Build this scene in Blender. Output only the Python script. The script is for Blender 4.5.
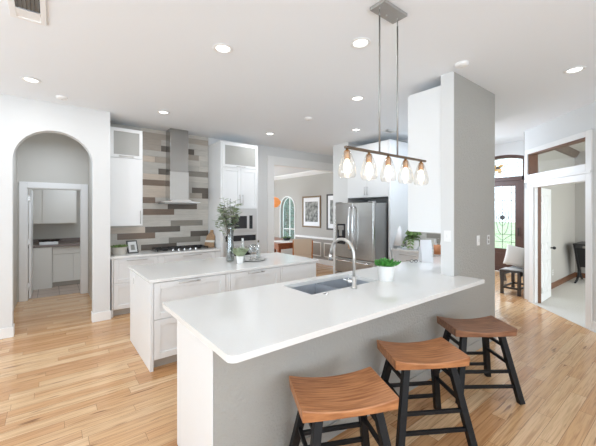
import bpy, bmesh, math, random
from mathutils import Vector, Matrix
random.seed(7)
for o in list(bpy.data.objects):
    bpy.data.objects.remove(o)
S = bpy.context.scene
COL = S.collection
PI = math.pi
ZC = 3.083                      # ceiling height

# ------------------------------------------------------------------ camera
cam = bpy.data.cameras.new('camera')
cam.sensor_width = 36.0
cam.lens = 317.2 / 596 * 36
cam.shift_y = -11.15 / 596
cam.clip_start = 0.05
co = bpy.data.objects.new('camera', cam)
co.location = (0, 0, 1.6)
co.rotation_euler = (PI / 2, 0, -math.radians(37.94))
COL.objects.link(co)
S.camera = co

# ------------------------------------------------------------------ world, light, exposure
W = bpy.data.worlds.new('sky')
S.world = W
W.use_nodes = True
bg = W.node_tree.nodes['Background']
bg.inputs[0].default_value = (0.80, 0.92, 1.0, 1)
bg.inputs[1].default_value = 3.6

def area(name, loc, size, power, aim, color=(1, 1, 1)):
    l = bpy.data.lights.new(name, 'AREA')
    l.shape = 'RECTANGLE'
    l.size, l.size_y = size
    l.energy = power
    l.color = color
    o = bpy.data.objects.new(name, l)
    o.location = loc
    o.rotation_euler = Vector(aim).to_track_quat('-Z', 'Y').to_euler()
    COL.objects.link(o)
    return o

# daylight through the windows behind and beside the camera
DAY = (0.85, 0.955, 1.10)
area('daylight_west_window', (-3.3, 0.9, 1.5), (3.6, 2.3), 52, (1, 0.1, 1.0), DAY)
area('daylight_west_window', (-3.3, 4.2, 1.5), (1.6, 2.2), 20, (1, -0.1, 0.85), DAY)
area('daylight_south_window', (0.6, -2.9, 1.5), (4.6, 2.3), 128, (0.05, 1, 0.7), DAY)
area('daylight_south_window', (5.0, -3.0, 1.5), (2.6, 2.3), 64, (-0.1, 1, 0.6), DAY)
area('foyer_fill_light', (7.6, 4.5, 2.0), (2.2, 1.8), 165, (0.1, -1, -0.6), DAY)  # added fill that brightens the foyer; the wall behind it has no window
area('dining_fill_light', (2.75, 9.2, 1.5), (2.2, 1.8), 120, (1, -0.15, 0.1), DAY)  # added unseen fill for the dining room, no opening stands here
area('office_fill_light', (9.0, -1.0, 1.3), (1.8, 1.4), 42, (-0.1, 1, -0.1), (1.0, 0.97, 0.92))  # added fill inside the office, not a built window
area('kitchen_corner_fill', (4.75, 2.75, ZC - 0.02), (0.3, 0.3), 20, (0, 0, -1), DAY)  # added lamp without a fixture, lifts the right counter and fridge panel
area('under_cabinet_strip', (3.85, 2.0, 1.355), (0.8, 0.05), 1.3, (0, 0.3, -1), DAY)
area('pantry_fill_light', (0.4, 8.1, 2.55), (0.4, 0.4), 9, (0, 0, -1), DAY)  # added hidden fill that lifts the dim pantry
area('hall_fill_light', (0.05, 6.5, 2.9), (0.4, 0.4), 14, (0, 0, -1), DAY)  # added out-of-view fill for the hall behind the arch
for _x, _y in ((1.23, 2.682), (2.139, 1.854), (3.152, 2.782), (-0.174, 4.643), (1.321, 4.944), (3.273, 5.061), (4.336, 3.863), (4.304, 0.835)):
    area('recessed_lamp', (_x, _y, ZC - 0.02), (0.12, 0.12), 7.5 if _y > 3.7 else 2.5, (0, 0, -1), (0.97, 0.985, 1.0))
S.view_settings.view_transform = 'Standard'
S.view_settings.look = 'None'
S.view_settings.gamma = 1.0
S.view_settings.exposure = -0.24
S.view_settings.use_curve_mapping = False
S.cycles.max_bounces = 10
S.cycles.diffuse_bounces = 6
S.cycles.glossy_bounces = 4
S.cycles.transmission_bounces = 8
S.cycles.transparent_max_bounces = 12
S.cycles.sample_clamp_indirect = 6.0
S.cycles.caustics_reflective = False
S.cycles.caustics_refractive = False
S.cycles.use_denoising = True

# ------------------------------------------------------------------ materials
def srgb(r, g, b):
    def f(c):
        c /= 255.0
        return c / 12.92 if c <= 0.04045 else ((c + 0.055) / 1.055) ** 2.4
    return (f(r), f(g), f(b), 1.0)

def mat(name, col, rough=0.5, metal=0.0, noise=0.0, nscale=20.0, bump=0.0, bscale=60.0, emit=None, estr=0.0,
        spec=None, coat=0.0, stretch=None, col2=None):
    m = bpy.data.materials.new(name)
    m.use_nodes = True
    nt = m.node_tree
    b = nt.nodes['Principled BSDF']
    b.inputs['Base Color'].default_value = col
    b.inputs['Roughness'].default_value = rough
    b.inputs['Metallic'].default_value = metal
    if spec is not None:
        b.inputs['Specular IOR Level'].default_value = spec
    if coat:
        b.inputs['Coat Weight'].default_value = coat
        b.inputs['Coat Roughness'].default_value = 0.1
    tc = nt.nodes.new('ShaderNodeTexCoord')
    src = tc.outputs['Object']
    if stretch:
        mp = nt.nodes.new('ShaderNodeMapping')
        mp.inputs['Scale'].default_value = stretch
        nt.links.new(src, mp.inputs[0])
        src = mp.outputs[0]
    if noise or col2:
        n = nt.nodes.new('ShaderNodeTexNoise')
        n.inputs['Scale'].default_value = nscale
        n.inputs['Detail'].default_value = 5
        nt.links.new(src, n.inputs['Vector'])
        r = nt.nodes.new('ShaderNodeValToRGB')
        c2 = col2 if col2 else tuple(c * (1 - noise) for c in col[:3]) + (1,)
        r.color_ramp.elements[0].position = 0.35
        r.color_ramp.elements[1].position = 0.68
        r.color_ramp.elements[0].color = c2
        r.color_ramp.elements[1].color = col
        nt.links.new(n.outputs['Fac'], r.inputs[0])
        nt.links.new(r.outputs[0], b.inputs['Base Color'])
    if bump:
        n = nt.nodes.new('ShaderNodeTexNoise')
        n.inputs['Scale'].default_value = bscale
        n.inputs['Detail'].default_value = 3
        nt.links.new(src, n.inputs['Vector'])
        bp = nt.nodes.new('ShaderNodeBump')
        bp.inputs['Strength'].default_value = bump
        bp.inputs['Distance'].default_value = 0.01
        nt.links.new(n.outputs['Fac'], bp.inputs['Height'])
        nt.links.new(bp.outputs[0], b.inputs['Normal'])
    if emit:
        b.inputs['Emission Color'].default_value = emit
        b.inputs['Emission Strength'].default_value = estr
    return m

def glass_mat(name, tint, refl=0.08, rough=0.0, alpha=0.0, acol=(1, 1, 1, 1), edge=0.6):
    """thin pane: mostly see-through, with a fresnel reflection"""
    m = bpy.data.materials.new(name)
    m.use_nodes = True
    nt = m.node_tree
    nt.nodes.clear()
    out = nt.nodes.new('ShaderNodeOutputMaterial')
    tr = nt.nodes.new('ShaderNodeBsdfTransparent')
    tr.inputs[0].default_value = tint
    gl = nt.nodes.new('ShaderNodeBsdfGlossy')
    gl.inputs['Roughness'].default_value = rough
    lw = nt.nodes.new('ShaderNodeLayerWeight')
    lw.inputs[0].default_value = 0.25
    mx = nt.nodes.new('ShaderNodeMixShader')
    mul = nt.nodes.new('ShaderNodeMath')
    mul.operation = 'MULTIPLY_ADD'
    mul.inputs[1].default_value = edge
    mul.inputs[2].default_value = refl
    nt.links.new(lw.outputs['Facing'], mul.inputs[0])
    nt.links.new(mul.outputs[0], mx.inputs[0])
    nt.links.new(tr.outputs[0], mx.inputs[1])
    nt.links.new(gl.outputs[0], mx.inputs[2])
    last = mx
    if alpha:
        df = nt.nodes.new('ShaderNodeBsdfDiffuse')
        df.inputs[0].default_value = acol
        m2 = nt.nodes.new('ShaderNodeMixShader')
        m2.inputs[0].default_value = alpha
        nt.links.new(mx.outputs[0], m2.inputs[1])
        nt.links.new(df.outputs[0], m2.inputs[2])
        last = m2
    nt.links.new(last.outputs[0], out.inputs[0])
    return m

def plank_mat():
    m = bpy.data.materials.new('oak_planks')
    m.use_nodes = True
    nt = m.node_tree
    L = nt.links
    b = nt.nodes['Principled BSDF']
    tc = nt.nodes.new('ShaderNodeTexCoord')
    # every course of boards slides by its own random amount
    sp = nt.nodes.new('ShaderNodeSeparateXYZ')
    L.new(tc.outputs['Object'], sp.inputs[0])
    def math_(op, a, bval):
        q = nt.nodes.new('ShaderNodeMath')
        q.operation = op
        L.new(a, q.inputs[0])
        if bval is not None:
            if isinstance(bval, float):
                q.inputs[1].default_value = bval
            else:
                L.new(bval, q.inputs[1])
        return q.outputs[0]
    row = math_('FLOOR', math_('DIVIDE', sp.outputs[1], 0.104), None)
    wn = nt.nodes.new('ShaderNodeTexWhiteNoise')
    wn.noise_dimensions = '1D'
    L.new(row, wn.inputs['W'])
    xs = math_('ADD', sp.outputs[0], math_('MULTIPLY', wn.outputs['Value'], 9.0))
    cmb = nt.nodes.new('ShaderNodeCombineXYZ')
    L.new(xs, cmb.inputs[0])
    L.new(sp.outputs[1], cmb.inputs[1])
    k = nt.nodes.new('ShaderNodeTexBrick')
    k.offset = 0.0
    k.squash = 1.0
    k.inputs['Scale'].default_value = 1.0
    k.inputs['Brick Width'].default_value = 0.92
    k.inputs['Row Height'].default_value = 0.104
    k.inputs['Mortar Size'].default_value = 0.0011
    k.inputs['Mortar Smooth'].default_value = 0.1
    k.inputs['Color1'].default_value = (0, 0, 0, 1)
    k.inputs['Color2'].default_value = (1, 1, 1, 1)
    k.inputs['Mortar'].default_value = (0, 0, 0, 1)
    L.new(cmb.outputs[0], k.inputs['Vector'])
    ramp = nt.nodes.new('ShaderNodeValToRGB')
    cr = ramp.color_ramp
    cr.elements[0].position = 0.0
    cr.elements[0].color = FL[0]
    cr.elements[1].position = 1.0
    cr.elements[1].color = FL[3]
    e = cr.elements.new(0.3)
    e.color = FL[1]
    e = cr.elements.new(0.65)
    e.color = FL[2]
    L.new(k.outputs['Color'], ramp.inputs[0])
    # grain: noise stretched along the boards, shifted per board
    sh = nt.nodes.new('ShaderNodeVectorMath')
    sh.operation = 'MULTIPLY_ADD'
    sh.inputs[1].default_value = (7.0, 3.0, 11.0)
    L.new(k.outputs['Color'], sh.inputs[0])
    L.new(tc.outputs['Object'], sh.inputs[2])
    mp = nt.nodes.new('ShaderNodeMapping')
    mp.inputs['Scale'].default_value = (1.0, 26, 1)
    L.new(sh.outputs[0], mp.inputs[0])
    n = nt.nodes.new('ShaderNodeTexNoise')
    n.inputs['Scale'].default_value = 2.2
    n.inputs['Detail'].default_value = 8
    n.inputs['Distortion'].default_value = 1.1
    L.new(mp.outputs[0], n.inputs['Vector'])
    gr = nt.nodes.new('ShaderNodeValToRGB')
    gr.color_ramp.elements[0].position = 0.30
    gr.color_ramp.elements[0].color = (0.60, 0.50, 0.41, 1)
    gr.color_ramp.elements[1].position = 0.56
    gr.color_ramp.elements[1].color = (1.0, 1.0, 1.0, 1)
    L.new(n.outputs['Fac'], gr.inputs[0])
    mx = nt.nodes.new('ShaderNodeMixRGB')
    mx.blend_type = 'MULTIPLY'
    mx.inputs[0].default_value = 0.8
    L.new(ramp.outputs[0], mx.inputs[1])
    L.new(gr.outputs[0], mx.inputs[2])
    # large soft patches and dark knots
    n2 = nt.nodes.new('ShaderNodeTexNoise')
    n2.inputs['Scale'].default_value = 1.6
    mp2 = nt.nodes.new('ShaderNodeMapping')
    mp2.inputs['Scale'].default_value = (1.8, 15, 1)
    L.new(sh.outputs[0], mp2.inputs[0])
    L.new(mp2.outputs[0], n2.inputs['Vector'])
    kr = nt.nodes.new('ShaderNodeValToRGB')
    kr.color_ramp.elements[0].position = 0.25
    kr.color_ramp.elements[0].color = (0.30, 0.21, 0.16, 1)
    kr.color_ramp.elements[1].position = 0.335
    kr.color_ramp.elements[1].color = (1, 1, 1, 1)
    L.new(n2.outputs['Fac'], kr.inputs[0])
    mx2 = nt.nodes.new('ShaderNodeMixRGB')
    mx2.blend_type = 'MULTIPLY'
    mx2.inputs[0].default_value = 0.9
    L.new(mx.outputs[0], mx2.inputs[1])
    L.new(kr.outputs[0], mx2.inputs[2])
    mx3 = nt.nodes.new('ShaderNodeMixRGB')
    mx3.inputs[2].default_value = srgb(128, 88, 56)
    L.new(k.outputs['Fac'], mx3.inputs[0])
    L.new(mx2.outputs[0], mx3.inputs[1])
    L.new(mx3.outputs[0], b.inputs['Base Color'])
    b.inputs['Roughness'].default_value = 0.22
    b.inputs['Coat Weight'].default_value = 0.18
    b.inputs['Specular IOR Level'].default_value = 0.38
    b.inputs['Coat Roughness'].default_value = 0.16
    bp = nt.nodes.new('ShaderNodeBump')
    bp.inputs['Strength'].default_value = 0.12
    bp.inputs['Distance'].default_value = 0.004
    L.new(n.outputs['Fac'], bp.inputs['Height'])
    L.new(bp.outputs[0], b.inputs['Normal'])
    return m

FL = [srgb(199, 149, 102), srgb(213, 167, 120), srgb(221, 180, 135), srgb(230, 195, 154)]

MT = {}
MT['floor'] = plank_mat()
MT['wall'] = mat('white_wall_paint', (0.735, 0.742, 0.738, 1), 0.75, bump=0.08, bscale=90)
MT['ceiling'] = mat('ceiling_paint', (0.86, 0.893, 0.925, 1), 0.85, bump=0.05, bscale=120)
MT['grey'] = mat('grey_textured_wall', srgb(172, 171, 166), 0.72, bump=0.7, bscale=55)
MT['hall'] = mat('greige_hall_paint', srgb(205, 202, 195), 0.8)
MT['dining'] = mat('greige_dining_paint', srgb(178, 174, 168), 0.8)
MT['wain'] = mat('grey_wainscot_paint', srgb(158, 154, 148), 0.7)
MT['trim'] = mat('white_trim_gloss', (0.86, 0.86, 0.85, 1), 0.35)
MT['cab'] = mat('white_cabinet_lacquer', (0.825, 0.838, 0.842, 1), 0.32)
MT['quartz'] = mat('white_quartz', (0.84, 0.84, 0.825, 1), 0.13, noise=0.03, nscale=160)
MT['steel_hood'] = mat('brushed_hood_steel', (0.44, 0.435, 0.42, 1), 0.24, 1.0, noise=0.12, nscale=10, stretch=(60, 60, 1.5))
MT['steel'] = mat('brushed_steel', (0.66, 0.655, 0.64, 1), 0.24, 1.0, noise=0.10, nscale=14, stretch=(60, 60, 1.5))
MT['steel_lt'] = mat('light_appliance_steel', (0.66, 0.655, 0.64, 1), 0.32, 0.6)
MT['steel_dk'] = mat('satin_steel_side', (0.36, 0.36, 0.355, 1), 0.42, 0.8)
MT['chrome'] = mat('polished_chrome', (0.82, 0.82, 0.82, 1), 0.12, 1.0)
MT['nickel'] = mat('brushed_nickel', (0.60, 0.59, 0.57, 1), 0.36, 1.0)
MT['rodm'] = mat('pendant_rod_nickel', (0.36, 0.355, 0.34, 1), 0.4, 0.8)
MT['satin'] = mat('satin_nickel_canopy', (0.42, 0.415, 0.40, 1), 0.42, 0.6)
MT['black'] = mat('black_iron', (0.02, 0.02, 0.021, 1), 0.45)
MT['blackgl'] = mat('black_glass', (0.03, 0.03, 0.033, 1), 0.08)
MT['sinkm'] = mat('sink_steel', (0.50, 0.535, 0.585, 1), 0.32, 0.5)
MT['frost'] = mat('frosted_glass_grey', srgb(172, 172, 168), 0.45, noise=0.04, nscale=4)
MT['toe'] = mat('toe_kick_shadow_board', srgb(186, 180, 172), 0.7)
MT['legs'] = mat('black_painted_wood', (0.012, 0.012, 0.013, 1), 0.5, noise=0.3, nscale=30, spec=0.25)
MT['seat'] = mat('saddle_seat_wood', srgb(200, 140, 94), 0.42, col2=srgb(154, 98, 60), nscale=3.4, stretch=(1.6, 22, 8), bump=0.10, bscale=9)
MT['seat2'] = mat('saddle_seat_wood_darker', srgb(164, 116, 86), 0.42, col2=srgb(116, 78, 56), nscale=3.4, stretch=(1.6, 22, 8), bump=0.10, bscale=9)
MT['board'] = mat('cutting_board_wood', srgb(190, 155, 120), 0.5, noise=0.45, nscale=6, stretch=(3, 3, 18))
MT['brownw'] = mat('stained_brown_trim', srgb(120, 78, 50), 0.4, noise=0.25, nscale=6, stretch=(20, 20, 2))
MT['beam'] = mat('weathered_beam', srgb(122, 108, 98), 0.6, noise=0.2, nscale=6)
MT['doorw'] = mat('mahogany_door', srgb(88, 62, 54), 0.42, noise=0.25, nscale=6, stretch=(20, 20, 2))
MT['tablew'] = mat('dining_table_wood', srgb(150, 82, 46), 0.3, noise=0.3, nscale=5, stretch=(3, 18, 3))
MT['orangew'] = mat('honey_wood', srgb(190, 116, 52), 0.4, noise=0.2, nscale=8)
MT['beige'] = mat('beige_upholstery', srgb(212, 197, 180), 0.9, bump=0.2, bscale=200)
MT['pillow'] = mat('white_pillow_cloth', srgb(228, 226, 222), 0.95, bump=0.3, bscale=140)
MT['throw'] = mat('grey_throw_cloth', srgb(186, 182, 178), 0.95, bump=0.4, bscale=120)
MT['carpet'] = mat('pale_office_carpet', srgb(214, 210, 203), 0.95, noise=0.08, nscale=60, bump=0.5, bscale=300)
MT['tile'] = mat('pantry_tile', srgb(190, 172, 158), 0.4, noise=0.1, nscale=4)
MT['grout'] = mat('grout_line', srgb(140, 128, 118), 0.8)
MT['pcab'] = mat('pantry_cabinet_paint', srgb(222, 219, 212), 0.5)
MT['ptop'] = mat('pantry_laminate_top', srgb(140, 124, 116), 0.4, noise=0.3, nscale=40)
MT['ceram'] = mat('white_ceramic', (0.86, 0.86, 0.85, 1), 0.25)
MT['concrete'] = mat('pale_concrete', srgb(196, 192, 184), 0.8, noise=0.15, nscale=15)
MT['soil'] = mat('dark_soil', (0.03, 0.022, 0.016, 1), 0.95)
MT['green'] = mat('succulent_green', srgb(78, 158, 62), 0.45, noise=0.45, nscale=30)
MT['leaf'] = mat('eucalyptus_leaf', srgb(172, 186, 152), 0.6, noise=0.35, nscale=14)
MT['leaf2'] = mat('fern_green', srgb(126, 160, 88), 0.6, noise=0.45, nscale=18)
MT['twig'] = mat('twig_brown', srgb(96, 84, 66), 0.8)
MT['lav'] = mat('dusky_seed_heads', srgb(128, 122, 118), 0.8)
MT['treef'] = mat('tree_foliage', srgb(120, 168, 140), 0.8, noise=0.45, nscale=3)
MT['lawn'] = mat('lawn_grass', srgb(172, 204, 136), 0.9, noise=0.3, nscale=8)
MT['terra'] = mat('terracotta', srgb(205, 140, 98), 0.6)
MT['paper'] = mat('white_paper', (0.86, 0.86, 0.87, 1), 0.6)
MT['screen'] = mat('tablet_screen', srgb(214, 216, 216), 0.15)
MT['art'] = mat('grey_art_print', srgb(176, 176, 170), 0.6, col2=srgb(84, 86, 84), nscale=9)
MT['gilt'] = mat('bronze_picture_frame', srgb(126, 104, 76), 0.4)
MT['dkframe'] = mat('dark_picture_frame', srgb(62, 56, 52), 0.4)
MT['brass'] = mat('aged_brass_socket', srgb(176, 132, 86), 0.35, 0.9)
MT['bronze'] = mat('brushed_bronze_bar', srgb(132, 116, 102), 0.38, 0.9)
MT['orange'] = mat('orange_lamp_shade', srgb(222, 148, 88), 0.6, emit=srgb(255, 160, 90), estr=0.5)
MT['bulb'] = mat('lit_filament_bulb', (1, 0.9, 0.75, 1), 0.4, emit=(1.0, 0.86, 0.64, 1), estr=9.0)
MT['led'] = mat('lit_downlight_lens', (1, 1, 1, 1), 0.4, emit=(1.0, 0.98, 0.94, 1), estr=6.0)
MT['offled'] = mat('white_plastic', (0.86, 0.86, 0.85, 1), 0.4)
MT['ventd'] = mat('vent_shadow_grey', srgb(118, 116, 112), 0.7)
MT['lead'] = mat('leaded_came', (0.04, 0.04, 0.045, 1), 0.5)
MT['amber'] = mat('amber_glass', srgb(214, 170, 96), 0.2)
MT['cloth'] = mat('white_table_linen', srgb(232, 232, 230), 0.9)
MT['glass'] = glass_mat('clear_pane', (0.97, 0.98, 0.98, 1))
MT['doorglass'] = glass_mat('bevelled_door_glass', (0.93, 0.97, 0.97, 1), alpha=0.2)
MT['tealglass'] = glass_mat('dining_pane', (0.82, 0.95, 0.95, 1), alpha=0.06)
MT['shade'] = glass_mat('pendant_glass', (0.95, 0.94, 0.92, 1), refl=0.10, alpha=0.07)  # thin white film puts the bulb glow into the glass colour
MT['transomglass'] = glass_mat('transom_pane', (0.96, 0.96, 0.96, 1), refl=0.002, edge=0.008)
MT['vaseg'] = glass_mat('smoky_vase_glass', (0.70, 0.74, 0.73, 1), refl=0.18)
MT['wineg'] = glass_mat('wine_glass', (0.92, 0.94, 0.94, 1), refl=0.22, alpha=0.10)
MT['bottle'] = glass_mat('bottle_glass', (0.80, 0.84, 0.80, 1), refl=0.14, alpha=0.5, acol=(0.85, 0.86, 0.84, 1))
TILE = {'l': srgb(208, 203, 194), 'm': srgb(178, 168, 156), 'k': srgb(106, 98, 89), 'g': srgb(150, 144, 134),
        'w': srgb(214, 200, 184), 'x': srgb(198, 194, 186), 'b': srgb(132, 113, 97)}
for kx, c in TILE.items():
    MT['t_' + kx] = mat('wood_look_tile_' + {'l': 'pale', 'm': 'taupe', 'k': 'charcoal', 'g': 'grey', 'w': 'cream',
                                             'x': 'ash', 'b': 'brown'}[kx], c, 0.35, noise=0.14, nscale=4, stretch=(2, 2, 26))

# ------------------------------------------------------------------ mesh helpers
class MB:
    def __init__(s):
        s.bm = bmesh.new()
        s.mi = 0
    def _v(s, pts):
        return [s.bm.verts.new(p) for p in pts]
    def face(s, pts):
        f = s.bm.faces.new(s._v(pts))
        f.material_index = s.mi
        return f
    def box(s, x0, x1, y0, y1, z0, z1):
        v = s._v([(x, y, z) for z in (z0, z1) for x, y in ((x0, y0), (x1, y0), (x1, y1), (x0, y1))])
        for a in ((3, 2, 1, 0), (4, 5, 6, 7), (0, 1, 5, 4), (1, 2, 6, 5), (2, 3, 7, 6), (3, 0, 4, 7)):
            s.bm.faces.new([v[i] for i in a]).material_index = s.mi
        return s
    def hexa(s, p):
        """8 points, bottom four then top four"""
        v = s._v(p)
        for a in ((3, 2, 1, 0), (4, 5, 6, 7), (0, 1, 5, 4), (1, 2, 6, 5), (2, 3, 7, 6), (3, 0, 4, 7)):
            s.bm.faces.new([v[i] for i in a]).material_index = s.mi
        return s
    def prism(s, poly, a, b, axis='y'):
        """polygon (u,w) extruded from a to b along axis"""
        def P(u, w, t):
            return {'y': (u, t, w), 'x': (t, u, w), 'z': (u, w, t)}[axis]
        A = s._v([P(u, w, a) for u, w in poly])
        B = s._v([P(u, w, b) for u, w in poly])
        n = len(poly)
        s.bm.faces.new(A).material_index = s.mi
        s.bm.faces.new(B[::-1]).material_index = s.mi
        for i in range(n):
            s.bm.faces.new([A[i], B[i], B[(i + 1) % n], A[(i + 1) % n]]).material_index = s.mi
        return s
    def lathe(s, prof, c=(0, 0, 0), n=20, closed=False):
        rings = []
        for r, z in prof:
            if r < 1e-6:
                rings.append(s._v([(c[0], c[1], c[2] + z)]))
            else:
                rings.append(s._v([(c[0] + r * math.cos(2 * PI * i / n), c[1] + r * math.sin(2 * PI * i / n), c[2] + z) for i in range(n)]))
        for A, B in zip(rings, rings[1:]):
            for i in range(n):
                j = (i + 1) % n
                if len(A) == 1 and len(B) == 1:
                    continue
                if len(A) == 1:
                    q = [A[0], B[j], B[i]]
                elif len(B) == 1:
                    q = [A[i], A[j], B[0]]
                else:
                    q = [A[i], A[j], B[j], B[i]]
                s.bm.faces.new(q).material_index = s.mi
        return s
    def tube(s, pts, r, n=8, r2=None):
        pts = [Vector(p) for p in pts]
        rings = []
        up = None
        for i, p in enumerate(pts):
            d = (pts[min(i + 1, len(pts) - 1)] - pts[max(i - 1, 0)]).normalized()
            if up is None:
                a = Vector((0, 0, 1)) if abs(d.z) < 0.9 else Vector((1, 0, 0))
                up = d.cross(a).normalized()
            up = (up - d * up.dot(d)).normalized()
            w = d.cross(up)
            t = i / max(1, len(pts) - 1)
            rr = r if r2 is None else r + (r2 - r) * t
            rings.append(s._v([p + up * rr * math.cos(2 * PI * k / n) + w * rr * math.sin(2 * PI * k / n) for k in range(n)]))
        for A, B in zip(rings, rings[1:]):
            for k in range(n):
                s.bm.faces.new([A[k], A[(k + 1) % n], B[(k + 1) % n], B[k]]).material_index = s.mi
        s.bm.faces.new(rings[0][::-1]).material_index = s.mi
        s.bm.faces.new(rings[-1]).material_index = s.mi
        return s
    def bar(s, a, b, w, d=None, up=(0, 0, 1)):
        """square section bar from a to b"""
        d = w if d is None else d
        a, b = Vector(a), Vector(b)
        t = (b - a).normalized()
        u = Vector(up)
        sx = t.cross(u)
        if sx.length < 1e-4:
            sx = t.cross(Vector((1, 0, 0)))
        sx.normalize()
        sy = sx.cross(t).normalized()
        q = [(-1, -1), (1, -1), (1, 1), (-1, 1)]
        s.hexa([a + sx * i * w / 2 + sy * j * d / 2 for i, j in q] + [b + sx * i * w / 2 + sy * j * d / 2 for i, j in q])
        return s
    def leaf(s, p, d, side, ln, w, droop=0.2):
        p, d = Vector(p), Vector(d).normalized()
        sd = Vector(side)
        sd = (sd - d * sd.dot(d)).normalized()
        nn = d.cross(sd)
        rows = []
        for t, k in ((0, 0.12), (0.3, 0.85), (0.6, 1.0), (0.85, 0.55), (1, 0.05)):
            c = p + d * ln * t - Vector((0, 0, droop * ln * t * t))
            rows.append(s._v([c - sd * w * k / 2 + nn * 0.1 * w * k, c, c + sd * w * k / 2 + nn * 0.1 * w * k]))
        for A, B in zip(rows, rows[1:]):
            for i in (0, 1):
                s.bm.faces.new([A[i], A[i + 1], B[i + 1], B[i]]).material_index = s.mi
        return s

def build(name, mb, mats, parent=None, smooth=False, bevel=0.0, off=None, seg=2, solid=0.0, subd=0):
    bm = mb.bm
    if off is not None:
        bmesh.ops.translate(bm, verts=bm.verts, vec=-Vector(off))
    bmesh.ops.recalc_face_normals(bm, faces=bm.faces)
    me = bpy.data.meshes.new(name)
    bm.to_mesh(me)
    bm.free()
    for m in (mats if isinstance(mats, (list, tuple)) else [mats]):
        me.materials.append(MT[m])
    o = bpy.data.objects.new(name, me)
    COL.objects.link(o)
    if parent is not None:
        o.parent = parent
    if smooth:
        for p in me.polygons:
            p.use_smooth = True
    if solid:
        md = o.modifiers.new('thickness', 'SOLIDIFY')
        md.thickness = solid
        md.offset = 0
    if bevel:
        md = o.modifiers.new('bevel', 'BEVEL')
        md.width = bevel
        md.segments = seg
        md.limit_method = 'ANGLE'
    if subd:
        md = o.modifiers.new('subd', 'SUBSURF')
        md.levels = md.render_levels = subd
    return o

def tag(o, label=None, cat=None, group=None, kind=None):
    if label:
        o['label'] = label
    if cat:
        o['category'] = cat
    if group:
        o['group'] = group
    if kind:
        o['kind'] = kind
    return o

def thing(name, label, cat, loc=(0, 0, 0), rz=0.0, group=None):
    o = bpy.data.objects.new(name, None)
    o.empty_display_size = 0.1
    o.location = loc
    o.rotation_euler = (0, 0, rz)
    COL.objects.link(o)
    return tag(o, label, cat, group)

def struct(name, mb, mats, parent=None, label=None, cat=None, **k):
    o = build(name, mb, mats, parent, **k)
    if parent is None:
        tag(o, label, cat, kind='structure')
    return o

def copy_tree(o, parent=None):
    c = o.copy()
    COL.objects.link(c)
    if parent is not None:
        c.parent = parent
    for ch in list(o.children):
        copy_tree(ch, c)
    return c

def arc(cx, cz, r, a0, a1, n):
    return [(cx + r * math.cos(a0 + (a1 - a0) * i / n), cz + r * math.sin(a0 + (a1 - a0) * i / n)) for i in range(n + 1)]

# ================================================================== THE SETTING
m = MB(); m.box(-3.6, 6.75, -3.2, 11.2, -0.08, 0.0)
struct('floor', m, 'floor', label='honey oak plank floor running through kitchen and foyer', cat='floor')
m = MB(); m.box(6.75, 9.6, 2.0, 4.7, -0.08, 0.0)
struct('floor_foyer', m, 'floor', label='oak plank floor of the entrance foyer', cat='floor')
m = MB(); m.prism([(-3.6, -3.2), (9.0, -3.2), (7.0, 2.0), (7.0, 6.0), (5.9, 6.22), (-3.6, 6.22)], ZC, ZC + 0.1, 'z')
struct('ceiling', m, 'ceiling', label='flat white kitchen ceiling', cat='ceiling')
m = MB(); m.box(5.7, 9.7, 1.9, 4.8, 3.42, 3.5); m.box(6.94, 7.0, 2.06, 4.7, ZC + 0.1, 3.42)
struct('ceiling_foyer', m, 'ceiling', label='raised white ceiling over the foyer', cat='ceiling')
m = MB(); m.box(2.6, 6.8, 6.22, 11.1, 2.9, 3.0)
struct('ceiling_dining', m, 'ceiling', label='white ceiling of the dining room', cat='ceiling')

# arch wall
AX0, AX1 = -0.386, 0.483
ar = arc((AX0 + AX1) / 2, 2.27, (AX1 - AX0) / 2, PI, 0, 28)
m = MB(); m.prism([(-3.6, 0), (AX0, 0)] + ar + [(AX1, 0), (0.70, 0), (0.70, ZC), (-3.6, ZC)], 5.45, 5.60, 'y')
struct('wall_left', m, 'wall', label='white wall with a round-topped arch opening', cat='wall')
m = MB(); m.box(0.585, 0.70, 5.60, 8.0, 0, 3.3)
struct('wall_hall_right', m, 'hall', label='right wall of the hall behind the arch', cat='wall')
m = MB(); m.box(-0.60, -0.47, 5.60, 8.0, 0, 3.3)
struct('wall_hall_left', m, 'hall', label='left wall of the hall behind the arch', cat='wall')
m = MB(); m.box(-0.60, 0.70, 5.60, 8.0, 3.3, 3.38); m.box(-0.6, 0.7, 5.55, 5.6, ZC, 3.3)
struct('ceiling_hall', m, 'ceiling', label='ceiling of the hall behind the arch', cat='ceiling')
m = MB()
m.box(-3.6, AX0, 5.436, 5.45, 0, 0.13); m.box(AX1, 0.712, 5.436, 5.45, 0, 0.13); m.box(AX0 - 0.0, AX0 + 0.012, 5.436, 5.6, 0, 0.13)
m.box(AX1 - 0.012, AX1, 5.436, 5.6, 0, 0.13)
struct('baseboard_left', m, 'trim', bevel=0.003, label='tall white baseboard along the arch wall', cat='baseboard')
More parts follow.
